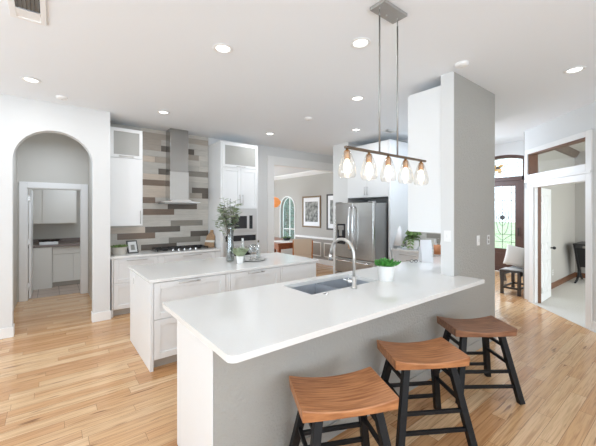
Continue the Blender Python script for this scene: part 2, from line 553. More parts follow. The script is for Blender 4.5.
# wall with the pantry door
m = MB(); m.box(-0.60, -0.34, 7.5, 7.62, 0, 3.3); m.box(0.475, 0.70, 7.5, 7.62, 0, 3.3); m.box(-0.34, 0.475, 7.5, 7.62, 2.035, 3.3)
struct('wall_pantry', m, 'hall', label='grey hall wall around the pantry doorway', cat='wall')
m = MB(); m.box(-0.445, -0.34, 7.478, 7.5, 0, 2.14); m.box(0.475, 0.58, 7.478, 7.5, 0, 2.14); m.box(-0.34, 0.475, 7.478, 7.5, 2.035, 2.14)
m.box(-0.345, -0.325, 7.5, 7.62, 0, 2.035); m.box(0.46, 0.48, 7.5, 7.62, 0, 2.035); m.box(-0.34, 0.475, 7.5, 7.62, 2.02, 2.04)
d1 = struct('door_1', m, 'trim', bevel=0.004, label='white cased pantry doorway seen through the arch', cat='doorway')
m = MB(); m.box(-0.318, -0.282, 7.63, 8.38, 0.01, 2.02)
leaf1 = build('door_leaf', m, 'trim', d1, bevel=0.003)
for z in (0.25, 1.05, 1.85):
    m = MB(); m.box(-0.325, -0.305, 7.60, 7.632, z - 0.05, z + 0.05)
    build('hinge', m, 'nickel', leaf1)
m = MB(); m.box(-0.6, 1.6, 7.62, 9.4, -0.08, 0.004)
struct('floor_pantry', m, 'tile', label='square tile floor of the pantry', cat='floor')
m = MB()
for x in (-0.2, 0.13, 0.46, 0.79):
    m.box(x, x + 0.008, 7.62, 9.3, 0.004, 0.006)
for y in (7.9, 8.23, 8.56):
    m.box(-0.6, 1.6, y, y + 0.008, 0.004, 0.006)
struct('trim_1', m, 'grout', label='grout lines of the pantry tiles', cat='grout')
m = MB(); m.box(-0.9, 1.7, 9.15, 9.25, 0, 2.6); m.box(-1.0, -0.9, 7.62, 9.25, 0, 2.6); m.box(1.6, 1.7, 7.62, 9.15, 0, 2.6); m.box(-1.0, 1.7, 7.62, 9.25, 2.6, 2.7)
struct('wall_pantry_back', m, 'hall', label='grey rear walls of the pantry', cat='wall')

# hood wall, cased opening to the dining room
m = MB(); m.box(0.70, 3.93, 6.1, 6.22, 0, ZC); m.box(3.93, 6.6, 6.1, 6.22, 2.74, ZC)
struct('wall_back', m, 'wall', label='white kitchen wall behind the range hood', cat='wall')
m = MB(); m.box(3.865, 4.045, 6.075, 6.245, 0, 2.877); m.box(4.045, 6.6, 6.075, 6.245, 2.68, 2.877)
struct('trim_2', m, 'trim', bevel=0.004, label='flat white casing around the dining room opening', cat='trim')
m = MB(); m.box(5.7, 5.82, 2.17, 5.13, 0, ZC); m.box(5.82, 6.75, 5.01, 5.13, 0, ZC)
struct('wall_right', m, 'wall', label='right kitchen wall behind the fridge', cat='wall')
m = MB(); m.box(5.0, 5.7, 4.68, 5.13, 0, ZC)
struct('wall_fridge', m, 'wall', label='white wall end on the left of the fridge', cat='wall')
# grey wall with white end, continuing the half wall under the bar
m = MB(); m.box(3.362, 4.424, 1.631, 1.766, 0, ZC); m.box(0.694, 3.362, 1.631, 1.766, 0, 0.883)
gw = struct('wall_grey', m, 'grey', label='grey textured wall and half wall under the bar counter', cat='wall')
m = MB(); m.box(3.35, 3.362, 1.629, 1.768, 0.92, ZC)
struct('wall_end', m, 'wall', label='narrow white end of the grey wall above the counter', cat='wall')
m = MB(); m.box(4.35, 4.424, 1.766, 2.28, 0, ZC); m.box(4.424, 5.7, 2.17, 2.28, 0, ZC)
struct('wall_return', m, 'wall', label='return wall behind the bar end', cat='wall')
m = MB(); m.box(0.69, 4.43, 1.617, 1.631, 0, 0.10)
struct('baseboard_bar', m, 'grey', bevel=0.003, label='low grey baseboard under the bar', cat='baseboard')

# dining room shell
m = MB()
yz = arc(9.065, 1.75, 0.42, 0, PI, 20)
m.prism([(6.2, 0), (11.1, 0), (11.1, 2.9), (9.065, 2.9)] + [(9.065, 2.17)] + yz[10:] + [(8.645, 0.45), (9.485, 0.45), (9.485, 1.75)][0:0] + [(8.645, 0.45), (9.065, 0.45), (9.065, 0.2), (6.2, 0.2)], 6.6, 6.75, 'x')
m2 = MB()
for p in ((5.13, 8.645, 0, ZC), (9.485, 11.1, 0, 2.9), (8.645, 9.485, 0, 0.5)):
    m2.box(6.6, 6.75, p[0], p[1], p[2], p[3])
yz = arc(9.065, 1.70, 0.42, 0, PI, 24)
m2.prism([(9.485, 2.9)] + yz + [(8.645, 2.9)], 6.6, 6.75, 'x')
m.bm.free()
struct('wall_dining', m2, 'dining', label='greige dining room wall with arched window', cat='wall')
m = MB(); m.box(2.6, 6.75, 11.0, 11.1, 0, 2.9)
struct('wall_dining_back', m, 'dining', label='rear wall of the dining room', cat='wall')
m = MB()
m.prism([(6.6, 2.775), (6.6, 2.9), (6.46, 2.9), (6.48, 2.86), (6.56, 2.80)], 6.25, 11.0, 'y')
struct('trim_3', m, 'trim', label='white crown moulding along the dining room wall', cat='trim')
m = MB()
m.box(6.585, 6.6, 5.14, 8.6, 0.12, 0.76)
struct('trim_4', m, 'wain', label='grey wainscot panel below the chair rail', cat='wainscot')
m = MB(); m.box(6.555, 6.6, 5.14, 8.58, 0.76, 0.82); m.box(6.56, 6.6, 5.14, 8.6, 0, 0.14)
for y0, y1 in ((5.4, 6.2), (6.33, 7.15), (7.28, 8.05), (8.16, 8.55)):
    m.box(6.572, 6.586, y0, y1, 0.63, 0.66); m.box(6.572, 6.586, y0, y1, 0.22, 0.25)
    m.box(6.572, 6.586, y0, y0 + 0.03, 0.22, 0.66); m.box(6.572, 6.586, y1 - 0.03, y1, 0.22, 0.66)
struct('trim_5', m, 'trim', bevel=0.003, label='white chair rail and panel mouldings in dining room', cat='trim')
# arched window
m = MB()
out = arc(9.065, 1.70, 0.455, 0, PI, 24)
inn = arc(9.065, 1.70, 0.42, PI, 0, 24)
m.prism(out + [(8.61, 0.42), (8.645, 0.42)] + inn + [(9.485, 0.42), (9.52, 0.42)], 6.575, 6.62, 'x')
m.box(6.55, 6.62, 8.565, 9.565, 0.42, 0.5)
w1 = struct('window_1', m, 'trim', label='arched dining room window with white frame', cat='window')
m = MB(); m.prism(arc(9.065, 1.70, 0.42, 0, PI, 24) + [(8.645, 0.5), (9.485, 0.5)], 6.70, 6.706, 'x')
build('pane', m, 'tealglass', w1)
m = MB()
m.box(6.69, 6.72, 9.05, 9.08, 0.5, 2.12); m.box(6.69, 6.72, 8.645, 9.485, 0.98, 1.01); m.box(6.69, 6.72, 8.645, 8.66, 0.5, 1.72); m.box(6.69, 6.72, 9.455, 9.485, 0.5, 1.72)
m.prism(arc(9.065, 1.70, 0.42, 0, PI, 24) + arc(9.065, 1.70, 0.395, PI, 0, 24), 6.69, 6.72, 'x')
build('sash', m, 'trim', w1)

# diagonal wall with door and transom : local frame, u along (1,1)/sqrt2, v = depth into the office
K = 4.855
DR = thing('wall_diagonal', 'white angled wall with office door and transom', 'wall', (K / 2, -K / 2, 0), PI / 4)
DR['kind'] = 'structure'
def U(x, y):
    return (x - K / 2) / math.sqrt(2) + (y + K / 2) / math.sqrt(2)
uR, uL, uC = U(5.859, 1.004), U(6.702, 1.847), U(6.905, 2.05)   # right jamb, left jamb, corner
uT = U(6.821, 1.966)
dz0, dz1, dz2, dz3 = 2.03, 2.268, 2.642, ZC
# local +y must point away from the camera: rotated pi/4 gives local y=(-1,1)/sqrt2, so the office is at -y
m = MB()
m.box(-1.2, uR, -0.10, 0, 0, dz3); m.box(uL, uC, -0.10, 0, 0, dz1)
m.box(uR, uC, -0.10, 0, dz0, dz1); m.box(uR, uC, -0.10, 0, dz2, dz3); m.box(uT, uC, -0.10, 0, dz1, dz2)
build('wall_face', m, 'wall', DR)
m = MB()
cw = 0.10
m.box(uR - cw, uR, 0, 0.022, 0, 2.72); m.box(uL, uL + cw, 0, 0.022, 0, 2.13); m.box(uR, uL + cw + 0.06, 0, 0.022, dz0, 2.13)
m.box(uR, uT + 0.075, 0, 0.022, 2.165, dz1); m.box(uR, uT + 0.075, 0, 0.022, dz2, 2.72); m.box(uT, uT + 0.075, 0, 0.022, dz1, dz2)
m.box(uR - cw, uT + 0.075, 0.0, 0.03, 2.13, 2.165)
build('casing', m, 'trim', DR, bevel=0.004)
m = MB()
m.box(uL - 0.02, uL, -0.105, 0.0, 0, dz0)
build('jamb', m, 'trim', DR)
m = MB()
m.box(uL - 0.026, uL - 0.02, -0.10, -0.05, 0, dz0)
m.box(uT - 0.02, uT, -0.15, 0.0, dz1, dz2); m.box(uR, uT, -0.15, -0.0, dz2 - 0.015, dz2)
build('stained_lining', m, 'brownw', DR)
m = MB(); m.box(-1.2, uR - cw, 0, 0.014, 0, 0.13)
build('baseboard', m, 'trim', DR)
m = MB(); m.box(uR, uT, -0.078, -0.072, dz1, dz2)
tr_ = build('transom_pane', m, 'transomglass', DR)
# office door leaf, standing open
d2 = thing('door_2', 'white panelled office door standing open into the room', 'door', (6.79, 1.778, 0), math.radians(1.5))
d2['kind'] = 'structure'
m = MB(); m.box(0.0, 0.62, -0.02, 0.018, 0.012, 2.02)
build('door_leaf', m, 'trim', d2, bevel=0.002)
for z0, z1 in ((0.15, 0.72), (0.84, 1.05), (1.17, 1.9)):
    m = MB()
    for x0, x1 in ((0.07, 0.28), (0.34, 0.55)):
        m.box(x0, x1, -0.026, -0.02, z0, z0 + 0.02); m.box(x0, x1, -0.026, -0.02, z1 - 0.02, z1)
        m.box(x0, x0 + 0.02, -0.026, -0.02, z0, z1); m.box(x1 - 0.02, x1, -0.026, -0.02, z0, z1)
        m.box(x0 + 0.045, x1 - 0.045, -0.024, -0.02, z0 + 0.045, z1 - 0.045)
    build('raised_panel', m, 'trim', d2)
m = MB(); m.tube([(0.575, -0.02, 0.93), (0.575, -0.06, 0.93)], 0.012, 10)
m.lathe([(0.0, -0.03), (0.022, -0.022), (0.03, 0), (0.022, 0.022), (0, 0.03)], (0.575, -0.075, 0.93), 14)
build('door_knob', m, 'black', d2, smooth=True)
for z in (0.22, 1.0, 1.82):
    m = MB(); m.tube([(-0.008, -0.02, z - 0.05), (-0.008, -0.02, z + 0.05)], 0.009, 8)
    build('hinge', m, 'nickel', d2)
# office shell
m = MB(); m.prism([(6.74, 1.95), (5.1, 0.31), (7.5, -2.0), (10.4, -2.0), (10.4, 1.95)], -0.08, 0.003, 'z')
struct('floor_office', m, 'carpet', label='pale carpet of the office', cat='floor')
m = MB(); m.box(6.91, 9.5, 1.97, 2.06, 0, 3.42); m.box(6.88, 10.25, 1.962, 1.97, 0, 3.07); m.box(10.15, 10.25, -2.0, 1.962, 0, 3.07)
struct('wall_office', m, 'dining', label='greige walls inside the office', cat='wall')
m = MB(); m.box(7.2, 10.15, 1.945, 1.962, 0, 0.12); m.box(10.133, 10.15, -2, 1.945, 0, 0.12)
struct('baseboard_office', m, 'brownw', label='stained brown baseboard inside the office', cat='baseboard')
m = MB(); m.prism([(6.85, 1.97), (5.0, 0.12), (7.5, -2.0), (10.2, -2.0), (10.2, 1.97)], 3.06, 3.08, 'z')
struct('ceiling_office', m, 'hall', label='ceiling of the office', cat='ceiling')
m = MB(); m.prism([(1.96, 2.91), (1.96, 3.058), (1.86, 3.058), (1.93, 2.93)], 7.0, 10.14, 'x')
struct('trim_6', m, 'beam', label='brown crown moulding along the office wall', cat='trim')

# foyer shell, entrance door
EX = 9.5
dyc, dw = 3.34, 0.46
m = MB()
ta = arc(dyc, 2.50, 0.62, 0.32, PI - 0.32, 16)
m.box(EX, EX + 0.14, 2.06, dyc - dw - 0.10, 0, 3.42); m.box(EX, EX + 0.14, dyc + dw + 0.10, 4.7, 0, 3.42)
tp = arc(dyc, 1.45, 1.66, math.acos(0.56 / 1.66), PI - math.acos(0.56 / 1.66), 16)
m.prism([(dyc + 0.56, 3.42)] + tp + [(dyc - 0.56, 3.42)], EX, EX + 0.14, 'x')
struct('wall_foyer', m, 'wall', label='white foyer wall around the entrance door', cat='wall')
m = MB(); m.box(5.82, 9.64, 4.62, 4.7, 0, 3.42)
struct('wall_foyer_left', m, 'wall', label='hidden side wall of the foyer', cat='wall')
m = MB(); m.box(6.95, 9.5, 2.06, 2.075, 0, 0.13)
struct('baseboard_foyer', m, 'trim', label='white foyer baseboard', cat='baseboard')
d3 = thing('door_3', 'dark wood entrance door with leaded oval glass', 'door', (EX, dyc, 0))
d3['kind'] = 'structure'
m = MB()
m.box(0.0, 0.13, -dw - 0.10, -dw, 0, 2.52); m.box(0.0, 0.13, dw, dw + 0.10, 0, 2.52); m.box(0.0, 0.13, -dw - 0.1, dw + 0.1, 2.42, 2.52)
build('door_frame', m, 'doorw', d3, bevel=0.004)
m = MB(); gz0, gz1, gw_ = 0.62, 2.28, 0.30
m.box(0.04, 0.085, -dw, -gw_, 0.01, 2.42); m.box(0.04, 0.085, gw_, dw, 0.01, 2.42); m.box(0.04, 0.085, -gw_, gw_, 0.01, gz0); m.box(0.04, 0.085, -gw_, gw_, gz1, 2.42)
m.box(0.03, 0.04, -0.25, 0.25, 0.12, 0.14); m.box(0.03, 0.04, -0.25, 0.25, 0.48, 0.5); m.box(0.03, 0.04, -0.25, -0.23, 0.12, 0.5); m.box(0.03, 0.04, 0.23, 0.25, 0.12, 0.5)
lf = build('door_leaf', m, 'doorw', d3, bevel=0.003)
m = MB(); m.box(0.058, 0.064, -gw_, gw_, gz0, gz1)
gl = build('leaded_glass', m, 'doorglass', d3)
m = MB(); r = 0.005
for y in (-0.21, 0.21):
    m.tube([(0.056, y, gz0), (0.056, y, gz1)], r, 6)
for z in (0.8, 1.0, 1.9, 2.1):
    m.tube([(0.056, -gw_, z), (0.056, gw_, z)], r, 6)
m.tube([(0.056, 0, gz0), (0.056, 0, gz1)], r, 6)
for rx, rz_ in ((0.15, 0.46), (0.09, 0.22)):
    m.tube([(0.056, rx * math.sin(t / 24 * 2 * PI), 1.45 + rz_ * math.cos(t / 24 * 2 * PI)) for t in range(25)], r, 6)
for sz in (-1, 1):
    m.tube([(0.056, -0.21, 1.45 + sz * 0.45), (0.056, 0, 1.45 + sz * 0.62), (0.056, 0.21, 1.45 + sz * 0.45)], r, 6)
    m.tube([(0.056, -0.15, 1.45), (0.056, 0, 1.45 + sz * 0.14), (0.056, 0.15, 1.45)], r, 6)
build('lead_lines', m, 'lead', gl)
m = MB()
for a in range(8):
    t = a * PI / 4
    m.leaf((0.054, 0, 1.45), (0, math.cos(t), math.sin(t)), (0, -math.sin(t), math.cos(t)), 0.075, 0.045, 0)
build('glass_rosette', m, 'lead', gl, solid=0.004)
m = MB(); m.tube([(0.04, -0.39, 1.0), (-0.02, -0.39, 1.0), (-0.02, -0.39, 1.18), (0.04, -0.39, 1.18)], 0.012, 8)
build('door_handle', m, 'black', d3, smooth=True)
# transom
w3 = thing('window_3', 'arched stained glass transom over the entrance door', 'window', (EX, dyc, 0))
w3['kind'] = 'structure'
ao = arc(0, 1.45, 1.66, math.acos(0.56 / 1.66), PI - math.acos(0.56 / 1.66), 16)
ai = arc(0, 1.45, 1.58, PI - math.acos(0.48 / 1.58), math.acos(0.48 / 1.58), 16)
m = MB(); m.prism(ao + [(-0.56, 2.50), (-0.48, 2.50)] + ai + [(0.48, 2.50), (0.56, 2.50)], 0.0, 0.13, 'x')
build('window_frame', m, 'doorw', w3)
m = MB(); m.prism(arc(0, 1.45, 1.58, math.acos(0.48 / 1.58), PI - math.acos(0.48 / 1.58), 16) + [(-0.48, 2.50), (0.48, 2.50)], 0.06, 0.066, 'x')
pn = build('pane', m, 'doorglass', w3)
m = MB()
for i, (y, z, a, l) in enumerate(((0.12, 2.78, 2.6, 0.16), (0.12, 2.78, 0.6, 0.15), (0.05, 2.76, -0.3, 0.17), (0.15, 2.76, 3.6, 0.15), (0.1, 2.74, -2.0, 0.13), (0.02, 2.74, 0.2, 0.15), (0.22, 2.74, 2.2, 0.12))):
    m.leaf((0.055, y, z), (0, math.cos(a), math.sin(a)), (0, -math.sin(a), math.cos(a)), l, 0.08, 0)
build('amber_petals', m, 'amber', pn, solid=0.004)
m = MB()
for a in (0.4, 1.5, 2.7):
    m.leaf((0.05, 0.11, 2.77), (0, math.cos(a), math.sin(a)), (0, -math.sin(a), math.cos(a)), 0.06, 0.05, 0)
for k in range(4):
    m.tube([(0.054, 0.4 - 0.8 * t / 12, 2.60 + 0.09 * k + 0.03 * math.sin(t * 0.9 + k)) for t in range(13)], 0.004, 6)
build('lead_lines', m, 'lead', pn, solid=0.003)

# walls behind the camera, with windows
m = MB()
m.box(-3.6, 9.0, -3.2, -3.1, 0, 0.35); m.box(-3.6, 9.0, -3.2, -3.1, 2.65, ZC)
for a, b in ((-3.6, -1.7), (2.9, 3.7), (6.3, 9.0)):
    m.box(a, b, -3.2, -3.1, 0.35, 2.65)
struct('wall_front', m, 'wall', label='wall with windows behind the camera', cat='wall')
m = MB()
m.box(-3.6, -3.5, -3.1, 5.45, 0, 0.35); m.box(-3.6, -3.5, -3.1, 5.45, 2.65, ZC)
for a, b in ((-3.1, -0.9), (2.7, 3.4), (5.0, 5.45)):
    m.box(-3.6, -3.5, a, b, 0.35, 2.65)
struct('wall_west', m, 'wall', label='wall with windows left of the camera', cat='wall')
# outdoors
m = MB(); m.box(9.64, 60, -30, 50, -0.3, -0.12)
tag(build('lawn', m, 'lawn'), 'green front lawn seen through the entrance door glass', 'lawn', kind='stuff')
m = MB(); m.box(-60, 9.64, 11.1, 60, -0.3, -0.12)
tag(build('lawn', m, 'lawn'), 'green back lawn beyond the dining room window', 'lawn', kind='stuff')

# ================================================================== CABINETS
def pull(mb, a, b, out=(0, -1, 0), r=0.0055):
    a, b, o = Vector(a), Vector(b), Vector(out) * 0.032
    t = (b - a).normalized()
    mb.tube([a + o, b + o], r, 8)
    for p in (a + t * 0.02, b - t * 0.02):
        mb.tube([p, p + o], r * 0.9, 8)

def front(root, kind, x0, x1, z0, z1, handle=None, style='shaker', m='cab'):
    """door or drawer front, facing local -y at y=0"""
    g = 0.002
    x0 += g; x1 -= g; z0 += g; z1 -= g
    mb = MB()
    if style == 'slab':
        mb.box(x0, x1, -0.02, 0, z0, z1)
    else:
        w = 0.048 if style == 'glass' else 0.062
        mb.box(x0, x0 + w, -0.02, 0, z0, z1); mb.box(x1 - w, x1, -0.02, 0, z0, z1)
        mb.box(x0 + w, x1 - w, -0.02, 0, z0, z0 + w); mb.box(x0 + w, x1 - w, -0.02, 0, z1 - w, z1)
        if style == 'shaker':
            mb.box(x0 + w, x1 - w, -0.006, 0, z0 + w, z1 - w)
    d = build(kind, mb, m, root, bevel=0.0015, seg=1)
    if style == 'glass':
        mb = MB(); mb.box(x0 + w, x1 - w, -0.010, -0.004, z0 + w, z1 - w)
        build('frosted_pane', mb, 'frost', d)
    if handle:
        mb = MB()
        pull(mb, (handle[0], -0.02, handle[1]), (handle[2], -0.02, handle[3]))
        build('handle', mb, 'nickel', d, smooth=True)
    return d

def cabinet(name, label, loc, rz, w, d, z0, z1, fronts, group=None, toe=0.1, body='cab', sides=None, open_top=False):
    root = thing(name, label, 'cabinet', loc, rz, group)
    mb = MB()
    if open_top:
        mb.box(0, w, 0.001, 0.02, toe, z1); mb.box(0, w, d - 0.02, d, toe, z1); mb.box(0, 0.02, 0.02, d - 0.02, toe, z1)
        mb.box(w - 0.02, w, 0.02, d - 0.02, toe, z1); mb.box(0, w, 0.02, d - 0.02, toe, toe + 0.02)
    else:
        mb.box(0, w, 0.001, d, max(z0, toe) if toe else z0, z1)
    build('body', mb, body, root)
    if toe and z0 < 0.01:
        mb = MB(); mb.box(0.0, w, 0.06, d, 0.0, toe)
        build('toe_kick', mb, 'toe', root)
    for f in fronts:
        front(root, **f)
    if sides:
        for (x0, x1) in sides:
            mb = MB(); mb.box(x0, x1, -0.022, d, 0, z1)
            build('end_panel', mb, body, root, bevel=0.002, seg=1)
    return root

# back run
cabinet('base_cabinet', 'white drawer base cabinet beside the arch wall under the back counter', (0.725, 5.535, 0), 0, 0.66, 0.56, 0, 0.884, [
    dict(kind='drawer', x0=0.025, x1=0.66, z0=0.50, z1=0.875, handle=(0.20, 0.845, 0.50, 0.845)),
    dict(kind='drawer', x0=0.025, x1=0.66, z0=0.105, z1=0.497, handle=None)], sides=[(0.0, 0.022)])
cabinet('base_cabinet', 'white wide drawer base cabinet below the gas cooktop', (1.388, 5.535, 0), 0, 1.09, 0.56, 0, 0.884, [
    dict(kind='drawer', x0=0, x1=0.10, z0=0.105, z1=0.875, style='slab'),
    dict(kind='drawer', x0=0.10, x1=0.99, z0=0.50, z1=0.875, handle=(0.40, 0.845, 0.72, 0.845)),
    dict(kind='drawer', x0=0.10, x1=0.99, z0=0.105, z1=0.497),
    dict(kind='drawer', x0=0.99, x1=1.09, z0=0.105, z1=0.875, style='slab')])
m = MB(); m.box(0.68, 2.475, 5.49, 6.095, 0.885, 0.92)
tag(build('worktop', m, 'quartz', bevel=0.003), 'white quartz worktop under the wood-look backsplash', 'worktop')
# tall oven cabinet
tall = cabinet('oven_cabinet', 'tall white cabinet holding the built-in microwave and oven', (2.48, 5.508, 0), 0, 0.795, 0.59, 0, 2.92, [
    dict(kind='flip_door', x0=0.03, x1=0.78, z0=2.44, z1=2.90, style='glass', handle=(0.30, 2.462, 0.50, 2.462)),
    dict(kind='door', x0=0.03, x1=0.405, z0=1.67, z1=2.435, handle=(0.375, 1.73, 0.375, 1.93)),
    dict(kind='door', x0=0.405, x1=0.78, z0=1.67, z1=2.435, handle=(0.435, 1.73, 0.435, 1.93)),
    dict(kind='drawer', x0=0.03, x1=0.78, z0=0.105, z1=0.36, handle=(0.25, 0.33, 0.55, 0.33))])
mw = thing('microwave', 'stainless built-in microwave in the tall white cabinet', 'microwave', (2.535, 5.485, 1.195))
m = MB(); m.box(0, 0.70, 0.0, 0.022, 0.0, 0.47); build('trim_kit', m, 'steel_lt', mw, bevel=0.002)
m = MB(); m.box(0.10, 0.62, -0.014, 0.0, 0.05, 0.36); build('door_surround', m, 'steel_lt', mw, bevel=0.003)
m = MB(); m.box(0.13, 0.47, -0.018, -0.013, 0.085, 0.325); build('door_window', m, 'blackgl', mw)
m = MB(); m.box(0.525, 0.595, -0.018, -0.013, 0.075, 0.335); build('keypad', m, 'blackgl', mw)
ov = thing('wall_oven', 'stainless built-in oven below the microwave', 'oven', (2.535, 5.485, 0.38))
m = MB(); m.box(0, 0.70, -0.005, 0.022, 0, 0.81); build('body', m, 'steel_lt', ov, bevel=0.002)
m = MB(); m.box(0.03, 0.67, -0.011, -0.005, 0.66, 0.77); build('control_panel', m, 'blackgl', ov)
m = MB(); m.box(0.05, 0.62, -0.030, -0.005, 0.03, 0.60); od = build('oven_door', m, 'steel_lt', ov, bevel=0.003)
m = MB(); m.box(0.12, 0.55, -0.034, -0.029, 0.10, 0.47); build('oven_window', m, 'blackgl', od)
m = MB(); pull(m, (0.09, -0.03, 0.545), (0.58, -0.03, 0.545), r=0.009); build('handle', m, 'steel', od, smooth=True)
# upper cabinet left of the hood
cabinet('wall_cabinet', 'tall white wall cabinet with frosted top pane beside the arch', (0.715, 5.77, 0), 0, 0.495, 0.325, 1.37, 2.95, [
    dict(kind='flip_door', x0=0.02, x1=0.49, z0=2.47, z1=2.94, style='glass', handle=(0.14, 2.492, 0.36, 2.492)),
    dict(kind='door', x0=0.02, x1=0.49, z0=1.375, z1=2.465, style='slab', handle=(0.455, 1.40, 0.455, 1.62))], toe=0)

# backsplash : separate tiles laid in courses
rows = {}
def T(r, x0, x1, k):
    rows.setdefault(r, []).append((x0, x1, k))
T(0, 1.25, 1.862, 'k'); T(1, 1.717, 2.314, 'g'); T(2, 0.883, 1.483, 'b'); T(2, 2.12, 2.475, 'k'); T(3, 1.316, 1.925, 'k')
T(4, 1.753, 2.359, 'g'); T(6, 1.283, 1.815, 'b'); T(7, 1.70, 2.246, 'k'); T(8, 1.22, 1.483, 'b'); T(9, 2.347, 2.475, 'k'); T(9, 2.10, 2.347, 'm')
T(10, 2.147, 2.475, 'k'); T(11, 1.20, 1.753, 'b'); T(13, 1.538, 1.74, 'k'); T(13, 2.0, 2.475, 'g'); T(15, 1.48, 1.80, 'm')
T(16, 2.0, 2.283, 'm'); T(17, 1.584, 1.80, 'k'); T(17, 2.0, 2.19, 'k'); T(18, 1.15, 1.584, 'm'); T(19, 1.15, 1.75, 'm'); T(19, 2.0, 2.475, 'm')
T(12, 1.20, 1.55, 'w'); T(10, 1.20, 1.70, 'w'); T(9, 1.25, 1.70, 'w'); T(14, 1.20, 1.7, 'x'); T(17, 1.15, 1.584, 'm'); T(3, 0.72, 1.316, 'w'); T(5, 1.2, 1.75, 'l')
keys = ['t_l', 't_m', 't_k', 't_g', 't_w', 't_x', 't_b', 'grout']
idx = {k[2:]: i for i, k in enumerate(keys)}
m = MB()
m.mi = 7
m.box(0.702, 2.478, 6.088, 6.098, 0.92, ZC - 0.002)
for r in range(0, 21):
    z0 = 0.916 + 0.105 * r
    z1 = min(z0 + 0.1035, ZC - 0.003)
    z0 = max(z0, 0.921)
    fixed = sorted(rows.get(r, []))
    segs, x = [], 0.704
    for a, b, k in fixed + [(2.477, 2.477, None)]:
        while a - x > 0.01:
            ln = random.uniform(0.38, 0.62)
            e = a if a - x < ln + 0.12 else x + ln
            segs.append((x, e, random.choice('llxxlw' if x < 1.8 else 'llxxll')))
            x = e
        if k:
            segs.append((x, b, k)); x = b
    for a, b, k in segs:
        m.mi = idx[k]
        m.box(a + 0.0008, b - 0.0008, 6.080, 6.0885, z0, z1)
bs = struct('backsplash', m, keys, label='wood-look plank tile backsplash in mixed greys behind the hood', cat='backsplash')

# range hood
hd = thing('range_hood', 'stainless chimney range hood above the cooktop', 'range hood', (1.79, 6.08, 1.74))
m = MB(); m.box(-0.13, 0.20, -0.28, 0.0, 0.055, 0.58); build('lower_chimney', m, 'steel', hd, bevel=0.004)  # paler steel than the upper sleeve: brighter reflections put into the colour
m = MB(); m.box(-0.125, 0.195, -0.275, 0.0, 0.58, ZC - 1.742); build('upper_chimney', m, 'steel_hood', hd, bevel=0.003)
m = MB()
m.prism([(-0.33, 0.02), (0.34, 0.02), (0.34, 0.034), (0.19, 0.05), (0.16, 0.075), (-0.13, 0.075), (-0.17, 0.05), (-0.33, 0.034)], -0.48, 0.0, 'y')
build('canopy', m, 'chrome', hd, bevel=0.003)
m = MB(); m.box(-0.26, 0.28, -0.44, -0.02, 0.0, 0.02); build('filter', m, 'steel_dk', hd)
for i in range(4):
    m = MB()
    m.tube([(-0.06 + i * 0.06, -0.482, 0.028), (-0.06 + i * 0.06, -0.49, 0.028)], 0.008, 8)
    build('button', m, 'nickel', hd)

# cooktop
ck = thing('cooktop', 'black gas cooktop with iron grates and steel knobs', 'cooktop', (1.85, 5.79, 0.92))
m = MB(); m.box(-0.455, 0.455, -0.24, 0.24, 0, 0.012); build('tray', m, 'steel_dk', ck, bevel=0.004)
for i in range(3):
    m = MB(); x0 = -0.44 + i * 0.298
    for x in (x0, x0 + 0.137, x0 + 0.274):
        m.box(x, x + 0.012, -0.15, 0.22, 0.032, 0.048)
    for y in (-0.15, 0.03, 0.208):
        m.box(x0, x0 + 0.286, y, y + 0.012, 0.032, 0.048)
    for x in (x0, x0 + 0.274):
        for y in (-0.15, 0.208):
            m.box(x, x + 0.012, y, y + 0.012, 0.012, 0.034)
    build('grate', m, 'black', ck)
for x, y in ((-0.29, 0.12), (-0.29, -0.06), (0, 0.03), (0.29, 0.12), (0.29, -0.06)):
    m = MB(); m.lathe([(0, 0.012), (0.045, 0.012), (0.045, 0.022), (0.03, 0.028), (0, 0.028)], (x, y, 0), 16)
    build('burner', m, 'black', ck, smooth=False)
for i in range(5):
    m = MB(); m.lathe([(0, 0.012), (0.021, 0.012), (0.019, 0.042), (0, 0.044)], (-0.2 + i * 0.1, -0.20, 0), 14)
    build('knob', m, 'chrome', ck, smooth=False)

# island : left unit, middle unit, right unit, worktop
cabinet('island_cabinet', 'white island drawer unit with plain panel on its left end', (0.785, 3.42, 0), 0, 0.84, 0.99, 0, 0.889, [
    dict(kind='drawer', x0=0.03, x1=0.81, z0=0.51, z1=0.882, handle=(0.265, 0.86, 0.50, 0.86)),
    dict(kind='drawer', x0=0.03, x1=0.81, z0=0.105, z1=0.507),
    dict(kind='stile', x0=0.81, x1=0.841, z0=0.105, z1=0.882, style='slab')], sides=[(-0.004, 0.028)])
cabinet('island_cabinet', 'white island drawer unit second from the left end', (1.625, 3.42, 0), 0, 0.765, 0.99, 0, 0.889, [
    dict(kind='drawer', x0=0.03, x1=0.735, z0=0.51, z1=0.882, handle=(0.245, 0.86, 0.475, 0.86)),
    dict(kind='drawer', x0=0.03, x1=0.735, z0=0.105, z1=0.507),
    dict(kind='stile', x0=0.0, x1=0.03, z0=0.105, z1=0.882, style='slab'), dict(kind='stile', x0=0.735, x1=0.765, z0=0.105, z1=0.882, style='slab')])
cabinet('island_cabinet', 'white plain-fronted island unit at its right end', (2.39, 3.42, 0), 0, 0.59, 0.99, 0, 0.889, [
    dict(kind='front_panel', x0=0.0, x1=0.59, z0=0.105, z1=0.882, style='slab')])
m = MB(); m.box(0.768, 3.01, 3.385, 4.44, 0.89, 0.92)
tag(build('worktop', m, 'quartz', bevel=0.003), 'white quartz worktop on the middle island', 'worktop')
ol = thing('outlet', 'white outlet on the left end panel of island', 'outlet', (0.779, 4.15, 0.78), -PI / 2)
m = MB(); m.box(-0.035, 0.035, -0.005, 0, -0.06, 0.06); build('cover_plate', m, 'offled', ol, bevel=0.002)
m = MB(); m.box(-0.017, 0.017, -0.008, -0.005, -0.034, 0.034); build('socket_face', m, 'ceram', ol)

